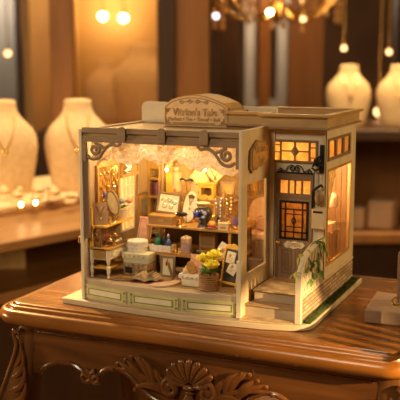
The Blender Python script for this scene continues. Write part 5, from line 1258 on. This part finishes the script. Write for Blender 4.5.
# right cabinet with busts
rc_ = thing('sideboard', 'dark wooden sideboard with open shelf in the blurred right background', 'sideboard', rm(70, 240, ZFL), RA)
for nm, x0, x1, y0, y1, z0, z1, m_ in (('top', -34, 60, -2, 44, 79, 82, 'darkwood'), ('body', -32, 58, 4, 42, 0, 50, 'darkwood'), ('shelf_board', -32, 58, 0, 42, 50, 53, 'postwood'), ('side', -32, -29, 0, 42, 53, 79, 'darkwood'), ('side', 56, 58, 0, 42, 53, 79, 'darkwood'), ('back', -32, 58, 40, 42, 53, 79, 'postwood')):
    mb = MB(); mb.box(x0, x1, y0, y1, z0, z1); mb.obj(nm, m_, rc_, bevel=.3)
bust('necklace_bust', 'glowing cream necklace bust on the right background sideboard, left of the pair', rm(42.5, 252, ZFL+82), .95, rz=RA)
bust('necklace_bust', 'glowing cream necklace bust at the right edge on the background sideboard', rm(56.5, 250, ZFL+82), .95, rz=RA)
lamp('pendant_bulb', 'amber round lamp glowing low between the right background busts', 57, 280, 6.5+3, 1.5, 'bokehs', 100)
for k, (x, w_, h_, lb) in enumerate(((43, 2.2, 6, 'cream box left on the open shelf of the background sideboard'), (50, 3.5, 8, 'wide cream box right on the open shelf of the background sideboard'))):
    mb = MB(); mb.box(-w_, w_, -4, 4, 0, h_); tag(mb.obj('cream_box', 'peach', None, loc=rm(x+3, 250, ZFL+53), bevel=.4), lb, 'box')

# =================================================================== LIGHTS
def area(name, loc, target, size, power, col, sy=None, spread=None):
    l = bpy.data.lights.new(name, 'AREA'); l.energy = power; l.color = col; l.shape = 'RECTANGLE'; l.size = size*S; l.size_y = (sy or size)*S
    if spread: l.spread = math.radians(spread)
    o = bpy.data.objects.new(name, l); COL.objects.link(o); o.location = Vector(loc)*S
    o.rotation_euler = (Vector(target)-Vector(loc)).to_track_quat('-Z', 'Y').to_euler(); return o
def point(name, loc, power, col, rad=.5):
    l = bpy.data.lights.new(name, 'POINT'); l.energy = power; l.color = col; l.shadow_soft_size = rad*S
    o = bpy.data.objects.new(name, l); COL.objects.link(o); o.location = Vector(loc)*S; return o
def spot(name, loc, target, power, col, ang, blend=.5, rad=2):
    l = bpy.data.lights.new(name, 'SPOT'); l.energy = power; l.color = col; l.spot_size = math.radians(ang); l.spot_blend = blend; l.shadow_soft_size = rad*S
    o = bpy.data.objects.new(name, l); COL.objects.link(o); o.location = Vector(loc)*S
    o.rotation_euler = (Vector(target)-Vector(loc)).to_track_quat('-Z', 'Y').to_euler(); return o
W = (1, .77, .42); WW = (1, .65, .25)
area('window_light', (-30, -120, 100), (-12, 0, 6), 34, 6.2, (1, .83, .53))  # added key light from the front, the room has no window there
area('right_shop_light', (120, 50, 50), (0, 10, 8), 36, 7.5, WW)
spot('back_left_spot', (-110, 50, 70), (-31, 2, 0), 110, WW, 24, .6, 3)
area('ceiling_spot', (-40, 90, 130), (-13, 8, 15), 30, 7, W)
spot('low_sun_spot', (78, -24, 22), (5.5, -1, 0), 65, (1, .64, .26), 10, .6, .35)  # added low spot that throws the streaks, no sun reaches in there
area('left_low_light', (-140, -45, 12), (-30, -3, -8), 24, 7, (1, .66, .32))  # added fill for the carved leg, in place of the counter's glow
for x in (-22, -17.5, -13, -9): point('lace_led', (x, .95, 17.0), .035, (1, .78, .50), .2)  # added fill lights that brighten the lace, no LEDs hang here
# inside the shop
for p, e in (((-21.2, 11.6, 13.4), .035), ((-16.8, 8.3, 14.6), .055), ((-12.2, 8.6, 14.4), .05), ((-20.5, 4.5, 13.8), .04), ((-13.2, 3.2, 14.8), .035), ((-9.3, 9.6, 14.0), .03)):
    point('shop_led', p, e*1.0, (1, .70, .25), .35)
point('tower_led', (-3.4, 13.5, 13.8), .28, (1, .64, .28), .5)
point('tower_led_upper', (-4.6, 9.4, 16.6), .14, (1, .70, .32), .3)
# room lamps and added fills
point('cabinet_lamp', rm(-34, 372, 66), 4.5, (1, .66, .28), 6)
point('cabinet_lamp_front', rm(-30, 285, 80), 6.5, (1, .70, .34), 5)  # added fill to brighten the busts from the front, no lamp there
spot('counter_spot', rm(-20, 150, 110), rm(-32, 164, 0), 46, (1, .68, .34), 78, .6, 5)
point('chandelier_glow', rm(30, 300, 62), 5, (1, .60, .26), 10)
spot('sideboard_spot', rm(50, 225, 90), rm(50, 250, 15), 48, (1, .66, .30), 42, .6, 4)
point('far_lamp', rm(35, 430, 60), 8, (1, .75, .5), 8)
point('grey_door_lamp', rm(-125, 510, 70), 8, (1, .86, .68), 8)  # added fill to brighten the pale grey slab, no lamp there
w = bpy.data.worlds.new('world'); scene.world = w; w.use_nodes = True
w.node_tree.nodes['Background'].inputs[0].default_value = (1, .7, .42, 1); w.node_tree.nodes['Background'].inputs[1].default_value = .05

# =================================================================== CAMERA
cd = bpy.data.cameras.new('camera'); cam = bpy.data.objects.new('camera', cd); COL.objects.link(cam); scene.camera = cam
cam.location = (.2371294, -.7853074, .2581897)
cam.rotation_euler = (math.radians(90-9.09), 0, math.radians(24.1))
cd.sensor_width = 36; cd.lens = 875/400*36; cd.clip_start = .02; cd.clip_end = 30
cd.dof.use_dof = True; cd.dof.focus_distance = .875; cd.dof.aperture_fstop = 8.5; cd.dof.aperture_blades = 0
scene.view_settings.view_transform = 'Standard'; scene.view_settings.look = 'None'; scene.view_settings.gamma = 1; scene.view_settings.use_curve_mapping = False
scene.view_settings.exposure = 0.6
